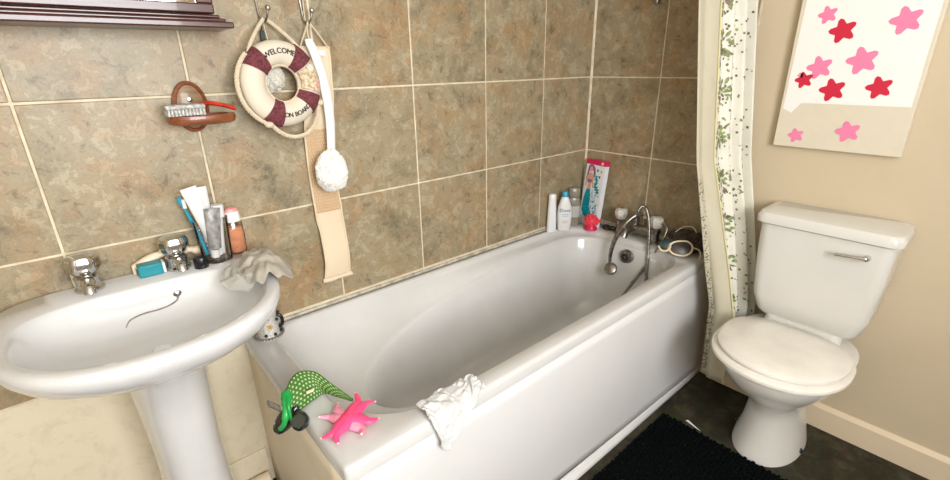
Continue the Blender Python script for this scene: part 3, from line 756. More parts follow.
# ------------------------------------------------------------------ puffs (netting sponges)
def puff_mesh(c, r, amp, sd_, sq=(1, 1, 1), freq=5):
    bm = bmesh.new(); bmesh.ops.create_icosphere(bm, subdivisions=6, radius=1)
    for v in bm.verts:
        p = v.co.copy(); q = p*freq+Vector((sd_, sd_*2, sd_*3))
        w = noise.noise_vector(q*.45)*1.3
        rid = 1-abs(noise.noise(q+w)*2); rid2 = 1-abs(noise.noise((q+w)*2.1)*2)
        k = 1+amp*(rid*.8+rid2*.45-.7)+.12*noise.noise(p*1.6+Vector((sd_, 0, 0)))
        v.co = Vector((c[0]+p.x*r*k*sq[0], c[1]+p.y*r*k*sq[1], c[2]+p.z*r*k*sq[2]))
    b = MB(); b.v = [tuple(v.co) for v in bm.verts]; bm.verts.index_update(); b.f = [tuple(v.index for v in f.verts) for f in bm.faces]; bm.free(); return b
p1 = thing('bath_puff', 'translucent cream netting puff showing through the lifebuoy hole', 'bath puff', (-1.50, -.03, 1.29))
puff_mesh((-1.512, -.028, 1.342), .036, .28, 3, (.95, .55, 1.0), 1.9).build('netting', 'puff_grey', p1, angle=80)
MB().tube(catmull([(-1.503, -.030, 1.37), (-1.499, -.016, 1.42), (-1.504, -.016, 1.46), (-1.508, -.020, 1.488)], 6), .0013, 6).build('cord', 'rope', p1)
dk = thing('dark_tag', 'small dark green tag hanging from the lifebuoy hook', 'tag', (-1.513, -.016, 1.43))
MB().box(-1.519, -1.507, -.019, -.014, 1.425, 1.462).build('tag_body', 'tealdark', dk, bevel=.002)
MB().tube(catmull([(-1.513, -.0165, 1.460), (-1.512, -.018, 1.474), (-1.510, -.0205, 1.488)], 5), .0018, 6).build('tag_loop', 'black', dk)
p2 = thing('long_handled_puff', 'white netting puff on a long white plastic handle', 'bath puff', (-1.38, -.05, 1.0))
puff_mesh((-1.389, -.066, 1.066), .052, .16, 11, (.92, .75, 1.22), 7.5).build('netting', 'puff', p2, angle=80)
hp = MB(); rings = []
P = catmull([(-1.396, -.040, 1.442), (-1.394, -.041, 1.43), (-1.383, -.042, 1.40), (-1.370, -.043, 1.34), (-1.364, -.045, 1.27), (-1.366, -.048, 1.20), (-1.375, -.054, 1.13), (-1.380, -.060, 1.08)], 6)
for i, q in enumerate(P):
    f_ = i/(len(P)-1); w = .012 if f_ < .12 else .012+.003*math.sin(PI*f_); rings.append([(q.x+w*math.cos(2*PI*k/16), q.y+.005*math.sin(2*PI*k/16), q.z+w*.12*math.cos(2*PI*k/16)) for k in range(16)])
hp.loft(rings).build('handle', 'white', p2)
MB().lathe([(.0045, -.0315), (.0045, -.0308)], (-1.391, -.010, 1.433), 12, 'y').build('hole', 'wood_inlay', p2)
MB().box(-1.380, -1.352, -.040, -.036, 1.398, 1.412).build('label_tab', 'paper', p2, smooth=False)
MB().tube(catmull([(-1.391, -.034, 1.438), (-1.394, -.032, 1.46), (-1.389, -.029, 1.486)], 6), .0018, 6).build('cord', 'rope', p2)

# ------------------------------------------------------------------ back scrubber strap
bs = thing('back_scrubber', 'long cream loofah back scrubber strap hanging on the tiles', 'back scrubber', (-1.39, -.01, .68))
def ctr(z):   # centre line and half-width by height
    k = [(1.424, -1.372, .046), (1.30, -1.376, .044), (1.16, -1.391, .046), (1.0, -1.393, .044), (.92, -1.392, .045), (.85, -1.386, .043), (.76, -1.386, .043), (.69, -1.389, .046)]
    for (z1, c1, w1), (z0, c0, w0) in zip(k, k[1:]):
        if z >= z0 or z0 == .69:
            t_ = max(0, min(1, (z1-z)/(z1-z0))); t_ = t_*t_*(3-2*t_); return c1+(c0-c1)*t_, w1+(w0-w1)*t_
def strap_fn(z, u, off=0):
    c, w = ctr(z); y = -.012-.006*math.sin((1.42-z)*13)-.004*math.sin((1.42-z)*31)*(1 if z < .95 else .3)
    return (c+w*(2*u-1), y-off-.003*math.sin(PI*u), z)
MB().grid(lambda u, v: strap_fn(1.424-.234*v, u), 8, 20).build('upper_band', 'strap', bs, solid=.004)
MB().grid(lambda u, v: strap_fn(1.194-.27*v, u), 8, 20).build('loofah_panel', 'loofah_dark', bs, solid=.005)
MB().grid(lambda u, v: strap_fn(.926-.232*v, u), 8, 24).build('lower_band', 'strap', bs, solid=.004)
nb_ = MB()
for r in range(26):
    for c in range(10):
        z = 1.186-r*.0100; u = .10+.8*(c+.5*(r % 2)*.9)/9.5
        x, y, zz = strap_fn(z, u, .0032)
        nb_.ball((x, y, zz), .0036, 6, 4, (.8, .7, 1.15))
stuff(nb_.build('loofah_knots', 'loofah', bs))
for u in (.015, .985):
    MB().tube([strap_fn(1.424-.73*k/60, u, .001) for k in range(61)], .0032, 8).build('side_piping', 'strap', bs)
for z in (1.30, 1.192, .926): MB().tube([strap_fn(z, k/8, .002) for k in range(9)], .0028, 8).build('seam', 'strap', bs)
MB().tube([Vector(strap_fn(.690, k/8*1.12-.06, .001))+Vector((0, -.003*math.sin(k), .0)) for k in range(9)], [.0075]*9, 10).build('hem_roll', 'strap', bs)
cd = MB(); hk2 = Vector((-1.386, -.030, 1.487))
for u in (.04, .96):
    e_ = Vector(strap_fn(1.420, u, .003)); cd.tube(catmull([hk2, hk2.lerp(e_, .5)+Vector((0, -.001, .002)), e_], 8), .0024, 8)
cd.build('hanging_cord', 'rope', bs)

# ================================================================== BATH CORNER BOTTLES
def bottle_rings(x, y, prof, yaw_=0):
    out = []
    for a, c, z in prof:
        rg = oval(0, 0, a, c, z, 28, 2.6); out.append([(x+px_*math.cos(yaw_)-py_*math.sin(yaw_), y+px_*math.sin(yaw_)+py_*math.cos(yaw_), z_) for px_, py_, z_ in rg])
    return out
YB = R(-42)
b1 = thing('shampoo_bottle', 'slim plain white bottle standing first in the bath corner', 'bottle', (-.285, -.030, RZ))
MB().loft(bottle_rings(-.285, -.030, [(.022, .016, RZ+.001), (.024, .018, RZ+.006), (.021, .016, RZ+.10), (.018, .014, RZ+.150)], YB)).build('body', 'card', b1)
MB().loft(bottle_rings(-.285, -.030, [(.0185, .0142, RZ+.1505), (.018, .014, RZ+.185), (.014, .011, RZ+.190)], YB)).build('cap', 'white', b1)
b2 = thing('body_wash_bottle', 'white curved body wash bottle with teal cap and printed name', 'bottle', (-.222, -.058, RZ))
bx, by = -.222, -.056
prof2 = [(.028, .018, RZ+.001), (.031, .020, RZ+.008), (.036, .022, RZ+.05), (.0375, .022, RZ+.08), (.033, .020, RZ+.12), (.022, .016, RZ+.155), (.015, .013, RZ+.170)]
MB().loft(bottle_rings(bx, by, prof2, YB)).build('body', 'white', b2)
MB().loft(bottle_rings(bx, by, [(.014, .013, RZ+.171), (.0145, .0135, RZ+.190), (.011, .010, RZ+.196)], YB)).build('cap', 'blue', b2)
fx, fy = math.cos(YB), math.sin(YB); nx, ny = math.sin(YB), -math.cos(YB)
def on_bottle(v, f, z, off):
    return MB().add([(bx+fx*q[0]+nx*(off-1.1*(abs(q[0]))**1.7), by+fy*q[0]+ny*(off-1.1*(abs(q[0]))**1.7), z+q[1]) for q in v], f)
v, f, w = text_mesh('Dove', .024); on_bottle(v, f, RZ+.098, .0218).build('lettering', 'navy', b2, smooth=False)
for k, (wd, dz) in enumerate(((.034, .085), (.028, .076), (.030, .050), (.022, .042))):
    on_bottle([(-wd/2, 0), (0, 0), (wd/2, 0), (wd/2, .003), (0, .003), (-wd/2, .003)], [(0, 1, 4, 5), (1, 2, 3, 4)], RZ+dz, .0226).build('print_line', 'ltblue' if k < 2 else 'greylabel', b2, smooth=False)
b3 = thing('clear_gel_bottle', 'tall clear grey bottle with pale label behind the others', 'bottle', (-.135, -.055, RZ))
MB().loft(bottle_rings(-.138, -.046, [(.030, .019, RZ+.001), (.032, .021, RZ+.006), (.032, .021, RZ+.135), (.026, .017, RZ+.148)], YB)).build('body', 'greybottle', b3)
MB().loft(bottle_rings(-.138, -.046, [(.0325, .0214, RZ+.050), (.0326, .0215, RZ+.052), (.0326, .0215, RZ+.105), (.0325, .0214, RZ+.107)], YB)).build('label_wrap', 'greylabel', b3)
MB().loft(bottle_rings(-.138, -.046, [(.027, .018, RZ+.148), (.028, .019, RZ+.150), (.028, .019, RZ+.195), (.024, .016, RZ+.199)], YB)).build('cap', 'greybottle', b3)

# ------------------------------------------------------------------ doll box leaning in the corner
dbx = thing('doll_box', 'tall doll box with magenta top and mermaid doll print', 'toy box', (-.075, -.125, RZ))
bl = Vector((-.078, -.036, RZ+.002)); brr = Vector((-.094, -.152, RZ+.002)); upv = Vector((.042, .006, .330))
# box axes
bxu = (brr-bl); W_ = bxu.length; bxu.normalize(); bxn = bxu.cross(upv).normalized(); bxn = bxn if bxn.x < 0 else -bxn
bxv = bxn.cross(bxu).normalized(); bxv = bxv if bxv.z > 0 else -bxv
HB = .330; TKN = .030
def bp_(u, v, n=0.0): return bl+bxu*(u*W_)+bxv*(v*HB)+bxn*n
def quad_box(u0, u1, v0, v1, n0, n1):
    return MB().add([bp_(u, v, n) for u in (u0, u1) for v in (v0, v1) for n in (n0, n1)], [(0, 1, 3, 2), (4, 6, 7, 5), (0, 4, 5, 1), (2, 3, 7, 6), (0, 2, 6, 4), (1, 5, 7, 3)])
quad_box(0, 1, 0, .93, -TKN, 0).build('carton', 'card', dbx, smooth=False)
quad_box(-.01, 1.01, .925, 1.0, -TKN, .001).build('top_band', 'magenta', dbx, smooth=False)
def fig(pts): return [(.02+u*1.22, v) for u, v in pts]
def flat(pts, n): return MB().add([bp_(u, v, n) for u, v in pts], [tuple(range(len(pts)))])
def disc(cu, cv, ru, rv, n, k=14): return flat([(cu+ru*math.cos(2*PI*i/k), cv+rv*math.sin(2*PI*i/k)) for i in range(k)], n)
disc(.86, .96, .07, .022, .0018).build('round_print', 'softcream', dbx, smooth=False)
# a plain generic mermaid figure, printed flat
flat(fig([(.10, .90), (.18, .925), (.30, .92), (.40, .88), (.44, .80), (.42, .72), (.36, .76), (.34, .84), (.16, .84), (.14, .74), (.07, .64), (.04, .70), (.07, .80)]), .0008).build('hair_print', 'purple', dbx, smooth=False)
disc(.31, .855, .085, .042, .0012).build('face_print', 'skin', dbx, smooth=False)
flat(fig([(.19, .80), (.29, .80), (.38, .75), (.43, .60), (.38, .585), (.33, .68), (.31, .60), (.30, .54), (.16, .54), (.16, .62), (.14, .69), (.09, .58), (.04, .60), (.09, .75)]), .0011).build('body_print', 'skin', dbx, smooth=False)
flat(fig([(.12, .70), (.34, .70), (.32, .655), (.14, .655)]), .0014).build('top_print', 'purple', dbx, smooth=False)
flat(fig([(.15, .555), (.31, .555), (.36, .40), (.38, .28), (.52, .19), (.84, .14), (.60, .10), (.36, .11), (.16, .14), (.05, .22), (.06, .38), (.10, .48)]), .0012).build('tail_print', 'tealprint', dbx, smooth=False)
for i, (cu, cv) in enumerate(((.62, .74), (.66, .68), (.62, .62), (.70, .585), (.78, .55))):
    flat([(cu-.10, cv-.030), (cu+.03, cv-.036), (cu+.12, cv-.014), (cu+.05, cv), (cu+.11, cv+.030), (cu-.08, cv+.034), (cu-.02, cv)], .0010).build('title_print', 'tealprint', dbx, smooth=False)
random.seed(3)
for i in range(60):
    cu = random.uniform(.42, .90); cv = random.uniform(.18, .52); a = random.uniform(0, 3); l_ = .075
    flat([(cu-l_*math.cos(a), cv-l_*.5*math.sin(a)), (cu+.012, cv-.008), (cu+l_*math.cos(a), cv+l_*.5*math.sin(a)), (cu-.012, cv+.008)], .0009+.00002*i).build('motif_print', 'tealprint' if i % 3 else 'ltblue', dbx, smooth=False)
for cu, cv, mt_ in ((.66, .85, 'leaf2'), (.80, .76, 'leaf2'), (.86, .84, 'greylabel'), (.50, .80, 'leaf2')):
    disc(cu, cv, .05, .022, .001, 9).build('charm_print', mt_, dbx, smooth=False)

# ------------------------------------------------------------------ coral rubber toy
ct = thing('bumpy_bath_toy', 'coral pink bumpy rubber bath toy in front of doll box', 'bath toy', (-.135, -.150, RZ))
tc = Vector((-.128, -.150, RZ+.046)); 
MB().lathe([(.026, RZ+.0015), (.031, RZ+.004), (.030, RZ+.016), (.024, RZ+.028)], (tc.x, tc.y, 0), 22).build('base', 'magenta', ct)
MB().ball(tc, .031, 18, 12, (1, 1, .95)).build('body', 'coral', ct)
bb = MB(); n_ = 46
for i in range(n_):
    z = 1-2*(i+.5)/n_; a = i*2.39996; r_ = math.sqrt(1-z*z)
    d = Vector((r_*math.cos(a), r_*math.sin(a), z))
    if z < -.6: continue
    bb.ball(tc+d*.031, .0068, 7, 5)
stuff(bb.build('bumps', 'coral', ct))
MB().tube(catmull([tc+Vector((.008, -.026, 0)), tc+Vector((.012, -.040, .006)), tc+Vector((.010, -.050, .016))], 5), [.008]*5+[.006]*6, 10).build('arm', 'coral', ct)

# dark loops of cord next to the tap
dc = MB()
for cx_, cy_, r_ in ((-.052, -.222, .013), (-.066, -.200, .017), (-.048, -.185, .012)):
    dc.tube([(cx_+r_*math.cos(2*PI*k/20), cy_+r_*1.3*math.sin(2*PI*k/20), RZ+.006+.004*math.sin(2*PI*k/20+cx_*90)+.003) for k in range(20)], .0034, 6, closed=True)
tag(dc.build('cord_loops', 'rubber'), 'dark tangled cord loops lying beside the mixer tap', 'cord loop')

# ------------------------------------------------------------------ swim mask on the bath corner by the curtain
sm = thing('swim_mask', 'dark swim mask with pale rim on the bath corner', 'swim mask', (-.13, -.60, RZ))
mcn = Vector((-.135, -.610, RZ+.034))
fu = Vector((.55, -.80, .10)).normalized(); fn_ = Vector((-.72, -.45, .52)).normalized(); fu = (fu-fn_*fu.dot(fn_)).normalized(); fv = fn_.cross(fu); fv = fv if fv.z > 0 else -fv
def mk(u, v, n=0): return mcn+fu*u+fv*v+fn_*n
outl = [(-.048, .004), (-.030, .026), (0, .032), (.030, .028), (.045, .006), (.036, -.018), (.012, -.030), (-.020, -.026), (-.040, -.014)]
oc_ = catmull([(u, v, 0) for u, v in outl], 5, True)
MB().tube([mk(q.x, q.y, .006) for q in oc_], .0042, 8, closed=True).build('rim', 'softcream', sm)
MB().loft([[mk(q.x*s_, q.y*s_, n) for q in oc_] for s_, n in ((1.0, -.020), (1.02, 0), (.96, .006), (.7, .010))]).build('lens', 'maskdark', sm)
oc2 = [q*.78 for q in oc_]
MB().loft([[mk(q.x*s_-.052, q.y*s_+.020, n-.006) for q in oc2] for s_, n in ((.8, -.020), (1.0, 0), (.9, .008), (.3, .014))]).build('second_lens', 'tealdark', sm)
MB().tube(catmull([mk(-.088, .012, .010), mk(-.080, -.006, .012), mk(-.060, -.010, .014), mk(-.045, .0, .012), mk(-.040, .022, .006)], 6), .0045, 8).build('second_rim', 'softcream', sm)
MB().tube(catmull([mk(.044, .004, .004), mk(.058, .0, 0), mk(.072, -.008, -.004), mk(.076, -.030, -.004), mk(.070, -.045, -.004)], 6), .003, 8).build('strap', 'softcream', sm)
wb = thing('wash_bag', 'dark brown crumpled net bag behind the swim mask', 'bag', (-.055, -.60, RZ))
puff_mesh((-.052, -.600, RZ+.048), .047, .22, 21, (.95, 1.75, .95), 2.2).build('bag_body', 'brownbag', wb, angle=80)
MB().tube(catmull([(-.075, -.55, RZ+.080), (-.06, -.575, RZ+.105), (-.05, -.61, RZ+.110), (-.055, -.635, RZ+.085)], 7), .0026, 8).build('drawstring', 'puff_grey', wb)

# ================================================================== TOWEL ON THE FRONT RIM
tw = thing('face_cloth', 'white terry face cloth draped over the bath front edge', 'face cloth', (-1.44, -.68, RZ))
# cross-section over the rim: s from inside the bath, over the rim, down the outside
def over_rim(s):
    k = [(-.09, -.622, .560), (-.05, -.634, RZ+.002), (-.03, -.642, RZ+.010), (0, -.670, RZ+.012), (.03, -.698, RZ+.008), (.045, -.709, RZ-.008), (.10, -.712, RZ-.065), (.16, -.712, RZ-.125)]
    for (s0, y0, z0), (s1, y1, z1) in zip(k, k[1:]):
        if s <= s1: t_ = max(0, (s-s0)/(s1-s0)); return y0+(y1-y0)*t_, z0+(z1-z0)*t_
    return k[-1][1:]
def tcloth(u, v):
    # u across (0 left .. 1 right), v along the drape
    lo = .135*math.sin(PI*min(1, u*1.05+.05))**.7 if u < .62 else .135*math.sin(PI*min(1, .62*1.05+.05))**.7*max(.28, 1-(u-.62)*2.6)
    hi = -.048-.010*math.sin(u*7)
    s = hi+(lo-hi)*v
    y, z = over_rim(s)
    x = -1.502+.170*u - (.030*max(0, s))/.1*(1-u)*.3
    if s > .03: x = x+( -1.492-x)*min(.55, (s-.03)*6.0)
    f_ = math.sin(u*11+v*3)*.003+nz((u*5, v*4, 0), 1.4, 2)*.011+nz((u*12, v*9, 0), 1.4, 8)*.006
    y += -abs(f_)*.9 if s > .03 else 0; z += (abs(f_)*1.1+.002) if s <= .045 else 0
    x += nz((u*4, v*4, 3), 1.3)*.005
    return (x, y-.003, z+.003)
MB().grid(tcloth, 44, 40).build('cloth', 'towel', tw, solid=.005, sub=1, offset=1)

# ================================================================== STARFISH TOY
st = thing('starfish_toy', 'pink eight-armed starfish toy on the bath corner', 'bath toy', (-1.645, -.582, RZ))
sc_ = Vector((-1.645, -.580, RZ))
tips = [(-1.593, -.513), (-1.569, -.564), (-1.592, -.621), (-1.648, -.646), (-1.696, -.629), (-1.716, -.591), (-1.695, -.533), (-1.639, -.510)]
hot = (1, 2, 5, 4, 0)
def squash(mb, k=.62):
    mb.v = [(x, y, RZ+.0015+max(0, z-RZ)*k) for x, y, z in mb.v]; return mb
squash(MB().ball(sc_+Vector((0, 0, .016)), .026, 20, 10, (1, 1, .6))).build('body', 'hotpink', st)
for i, (tx_, ty_) in enumerate(tips):
    e_ = Vector((tx_, ty_, RZ+.006)); d = e_-sc_; pr_ = Vector((-d.y, d.x, 0)).normalized()*(.010 if i % 2 else -.010)
    hot_ = i in (0, 1, 4, 5, 2); up_ = .020 if hot_ else .012
    P = catmull([sc_+Vector((0, 0, up_)), sc_+d*.35+Vector((0, 0, up_))+pr_*.4, sc_+d*.72+Vector((0, 0, up_*.8))+pr_, e_+Vector((0, 0, .010 if i % 3 else .022))], 7)
    rr = [.0215*(1-.92*(k/(len(P)-1))**1.0)+.001 for k in range(len(P))]
    a_ = squash(MB().tube(P, rr, 12)).build('arm', 'hotpink' if hot_ else 'palepink', st)
    squash(MB().ball(P[-1], .0030, 8, 6)).build('arm_tip', 'tipcream', a_)
squash(MB().ball(sc_+Vector((.003, -.002, .036)), .009, 12, 8, (1, .8, .4))).build('centre_spot', 'palepink', st)

# ================================================================== SWIM GOGGLES
gg = thing('swim_goggles', 'black swim goggles with green dotted cloth strap over bath edge', 'goggles', (-1.69, -.45, RZ))
# cloth strap: bottom edge rests on the rim, top edge arches
bot = catmull([(-1.738, -.452, .578), (-1.708, -.462, .598), (-1.672, -.452, .600), (-1.646, -.452, .602), (-1.628, -.485, .602), (-1.606, -.520, .598)], 8)
top = catmull([(-1.742, -.462, .640), (-1.722, -.428, .652), (-1.690, -.408, .662), (-1.655, -.425, .656), (-1.632, -.468, .632), (-1.606, -.524, .606)], 8)
def gst(side):
    def fn(u, v):
        i = min(len(bot)-1, int(round(u*(len(bot)-1)))); a = bot[i]; b_ = top[i]
        d = b_-a; tng = (bot[min(i+1, len(bot)-1)]-bot[max(i-1, 0)]); n_ = d.cross(tng).normalized()
        bul = .010*math.sin(PI*v)*math.sin(PI*min(1, u*1.05))
        return a.lerp(b_, v)+n_*(bul*side)
    return fn
N_ = len(bot)-1
g1 = MB().grid(gst(1), N_, 10); g1.build('strap', 'gogstrap', gg, solid=.003)
g2 = MB().grid(gst(-1), N_, 10); g2.build('strap', 'gogstrap', gg, solid=.003)
MB().box(-1.694, -1.676, -.4665, -.463, .634, .640).build('strap_label', 'softcream', gg, smooth=False)
# green frame bridge and dark cups hanging over the outer edge
def ring_pts(c, u, w, a, b_, n=22): return [c+u*a*math.cos(2*PI*k/n)+w*b_*math.sin(2*PI*k/n) for k in range(n)]
def cup(c, nrm, a, b_, dep, name, mt_, rimmat, rot=0):
    nrm = Vector(nrm).normalized(); u = nrm.cross(Vector((0, .2, 1))).normalized(); w = nrm.cross(u); c = Vector(c)
    u, w = u*math.cos(rot)+w*math.sin(rot), w*math.cos(rot)-u*math.sin(rot)
    o_ = MB().loft([ring_pts(c-nrm*dep, u, w, a*1.0, b_*1.0), ring_pts(c-nrm*dep*.5, u, w, a*1.02, b_*1.02), ring_pts(c, u, w, a*.92, b_*.92), ring_pts(c+nrm*.004, u, w, a*.7, b_*.7)]).build(name, mt_, gg)
    return o_
SH = Vector((.006, -.016, .004))
cup(Vector((-1.754, -.436, .584))+SH, (-.62, -.45, .62), .021, .044, .018, 'eye_cup', 'lens', None, rot=R(-38))
cup(Vector((-1.740, -.492, .602))+SH, (-.40, -.60, .65), .020, .022, .018, 'eye_cup', 'lens', None)
MB().tube([q+SH for q in catmull([(-1.740, -.432, .640), (-1.750, -.456, .636), (-1.760, -.474, .622), (-1.768, -.476, .600), (-1.774, -.462, .580)], 6)], [.013]*4+[.011]*4+[.008]*8+[.006]*9, 10).build('bridge', 'green', gg)
MB().grid(lambda u, v: Vector((-1.738-.016*u, -.428-.056*u, .612+.040*v-.006*u))+SH, 6, 3).build('frame_top', 'green', gg, solid=.006)
MB().grid(lambda u, v: Vector((-1.760-.012*u, -.430+.055*u, .600+.018*v-.012*u))+SH, 4, 2).build('nose_clip', 'clearfin', gg, solid=.003)
MB().ball(Vector((-1.776, -.424, .570))+SH, .006, 8, 6, (.4, 1, 1)).build('emblem', 'greylabel', gg)

# ================================================================== DECORATED CUP
dcup = thing('sequined_cup', 'silver sequined cup with beaded foot on the bath corner', 'cup', (-1.645, -.055, RZ))
ccx, ccy = -1.652, -.062
MB().lathe([(.034, RZ+.004), (.033, RZ+.02), (.030, RZ+.06), (.031, RZ+.088), (.028, RZ+.088), (.027, RZ+.06), (.028, RZ+.012)], (ccx, ccy, 0), 28).build('cup_body', 'sequin', dcup)
MB().lathe([(.040, RZ+.0015), (.042, RZ+.004), (.040, RZ+.008), (.030, RZ+.010)], (ccx, ccy, 0), 28).build('foot', 'sequin', dcup)
bd = MB()
for k in range(30):
    a = 2*PI*k/30; bd.ball((ccx+.0415*math.cos(a), ccy+.0415*math.sin(a), RZ+.0085), .0042, 7, 5)
stuff(bd.build('bead_ring', 'bead', dcup))
for a, z in ((-75, .016), (-30, .016), (-120, .018), (-50, .06), (-20, .075), (-100, .072)):
    MB().ball((ccx+.0345*math.cos(R(a)), ccy+.0345*math.sin(R(a)), RZ+z), .0052, 8, 6).build('dark_gem', 'black', dcup)
a = R(-95); cc = Vector((ccx+.0315*math.cos(a), ccy+.0315*math.sin(a), RZ+.044)); tu = Vector((-math.sin(a), math.cos(a), 0)); no = Vector((math.cos(a), math.sin(a), 0))
pts_ = [cc+no*.003+(tu*math.cos(PI*k/5)+Vector((0, 0, 1))*math.sin(PI*k/5))*(.011 if k % 2 == 0 else .0045) for k in range(10)]
MB().loft([[q-no*.006 for q in pts_], pts_]).build('star', 'gold', dcup, smooth=False)
MB().tube(catmull([(ccx+.024, ccy-.014, RZ+.070), (ccx+.037, ccy-.020, RZ+.062), (ccx+.038, ccy-.020, RZ+.038), (ccx+.027, ccy-.014, RZ+.026)], 6), .0055, 10).build('handle', 'black', dcup)

# ================================================================== TOILET
TY = -1.085
def egg(l0, l1, hw, z, n=44, lw=None, e=2.15, yc=TY):
    """egg-shaped ring: l measured from the end wall towards the room"""
    lc = l0+(l1-l0)*.42 if lw is None else lw; pts = []
    for k in range(n):
        a = 2*PI*k/n; c, s = math.cos(a), math.sin(a)
        L_ = (l1-lc) if c > 0 else (lc-l0); ee = e if c > 0 else 2.8
        pts.append((-(lc+L_*math.copysign(abs(c)**(2/ee), c)), yc+hw*math.copysign(abs(s)**(2/ee), s), z))
    return pts
toilet = thing('toilet', 'cream ceramic close-coupled toilet with white seat lid down', 'toilet', (-.3, TY, 0))
MB().loft([egg(.06, .385, .112, 0), egg(.06, .380, .110, .02), egg(.07, .365, .096, .08), egg(.08, .362, .084, .17), egg(.08, .375, .086, .225), egg(.07, .415, .105, .268), egg(.05, .480, .147, .325), egg(.03, .525, .174, .375), egg(.03, .550, .185, .420), egg(.03, .552, .186, .432), egg(.035, .545, .180, .437)]).build('bowl', 'cream', toilet)
MB().loft([egg(.19, .562, .194, .440), egg(.188, .570, .199, .445), egg(.188, .570, .199, .454), egg(.195, .562, .191, .460)]).build('seat', 'seat', toilet)
MB().loft([egg(.195, .535, .178, .462), egg(.190, .546, .187, .466), egg(.190, .546, .187, .474), egg(.198, .535, .176, .481), egg(.24, .47, .11, .485), egg(.32, .40, .03, .486)]).build('lid', 'seat', toilet)
for dy in (-.075, .075):
    MB().tube([(-.185, TY+dy-.02, .461), (-.185, TY+dy+.02, .461)], .011, 12).build('hinge', 'seat', toilet)
def cist(x0, x1, hw, z, r=.035): return rrect(x0, x1, TY-hw, TY+hw, (r*.4, r, r, r*.4), z, 6, 4)
MB().loft([cist(-.150, -.006, .146, .475), cist(-.158, -.005, .157, .490), cist(-.170, -.004, .175, .55), cist(-.180, -.004, .186, .70), cist(-.184, -.004, .190, .825)]).build('cistern', 'cream', toilet)
MB().loft([cist(-.186, -.003, .192, .826), cist(-.197, -.003, .203, .832), cist(-.198, -.003, .204, .852), cist(-.190, -.003, .197, .866), cist(-.165, -.01, .175, .872)]).build('cistern_lid', 'cream', toilet)
MB().loft([cist(-.17, -.01, .12, .432), cist(-.160, -.01, .12, .476)]).build('cistern_base', 'cream', toilet)
MB().tube(catmull([(-.185, TY-.13, .785), (-.205, TY-.13, .785), (-.212, TY-.115, .785), (-.212, TY-.05, .780)], 5), [.008]*9+[.006]*7, 10).build('flush_lever', 'chrome', toilet)
for dy in (-.108, .108):
    MB().ball((-.22, TY+dy*1.0, .020), .010, 10, 6).build('bolt_cap', 'black', toilet)

# ================================================================== BATH MAT
bmx0, bmx1, bmy0, bmy1 = -1.08, -.395, -1.275, -.758
bmat = thing('bath_mat', 'black bobbly bath mat on the floor before the toilet', 'bath mat', ((bmx0+bmx1)/2, (bmy0+bmy1)/2, 0))
MB().box(bmx0+.006, bmx1-.006, bmy0+.006, bmy1-.006, .0005, .012).build('backing', 'mat', bmat, bevel=.004)
pl = MB(); stp = .0135; random.seed(5)
nxm = int((bmx1-bmx0)/stp); nym = int((bmy1-bmy0)/stp)
for i in range(nxm+1):
    for j in range(nym+1):
        x = bmx0+stp*(i+.5*(j % 2))+random.uniform(-.002, .002); y = bmy0+stp*j+random.uniform(-.002, .002)
        if x > bmx1+.004: continue
        r_ = .0078+random.uniform(-.0012, .0012)
        o = len(pl.v)
        pl.v.append((x, y, .012+r_*1.05))
        for rr_, hz in ((.72, .7), (1.0, .1)):
            for k in range(6): pl.v.append((x+r_*rr_*math.cos(PI*k/3), y+r_*rr_*math.sin(PI*k/3), .010+r_*hz))
        for k in range(6):
            q = (k+1) % 6; pl.f.append((o, o+1+k, o+1+q)); pl.f.append((o+1+k, o+7+k, o+7+q, o+1+q))
stuff(pl.build('pile', 'mat', bmat, angle=80))
sp = MB().loft([[(-.358, -.832, z), (-.3475, -.838, z), (-.360, -.868, z), (-.371, -.898, z), (-.369, -.880, z)] for z in (.001, .0025)])
tag(sp.build('paper_scrap', 'paper', smooth=False), 'small white paper scrap on the floor beside the black mat', 'paper scrap')

# ================================================================== SHOWER CURTAIN
sc_cur = thing('shower_curtain', 'white leaf-patterned shower curtain with plain beige liner gathered at the wall', 'curtain', (-.15, -.72, .1))
def lerp(a, b, t): return a+(b-a)*t
def spl(z, k):
    for (z1, a), (z0, b_) in zip(k, k[1:]):
        if z >= z0: t_ = max(0, min(1, (z1-z)/(z1-z0))); return tuple(lerp(p_, q_, t_) for p_, q_ in zip(a, b_))
    return k[-1][1]
kL = [(2.12, (-.36, -.585)), (1.525, (-.30, -.620)), (1.03, (-.285, -.682)), (.60, (-.215, -.748)), (.45, (-.185, -.775)), (.10, (-.17, -.79))]
kS = [(2.12, (-.22, -.600)), (1.53, (-.20, -.645)), (1.03, (-.195, -.700)), (.60, (-.19, -.825)), (.42, (-.19, -.872)), (.10, (-.18, -.875))]
kR = [(2.12, (-.02, -.640)), (1.53, (-.025, -.686)), (1.03, (-.025, -.752)), (.60, (-.025, -.845)), (.45, (-.025, -.872)), (.10, (-.025, -.880))]
def liner_fn(u, v):
    z = 2.12-2.0*v; a = spl(z, kL); b_ = spl(z, kS)
    x, y = lerp(a[0], b_[0], u), lerp(a[1], b_[1], u)
    x -= .010*math.sin(u*PI)*(1-.3*v)+.004*math.sin(u*9+v*3); y -= .006*math.sin(u*7+1)
    return Vector((x, y, z))
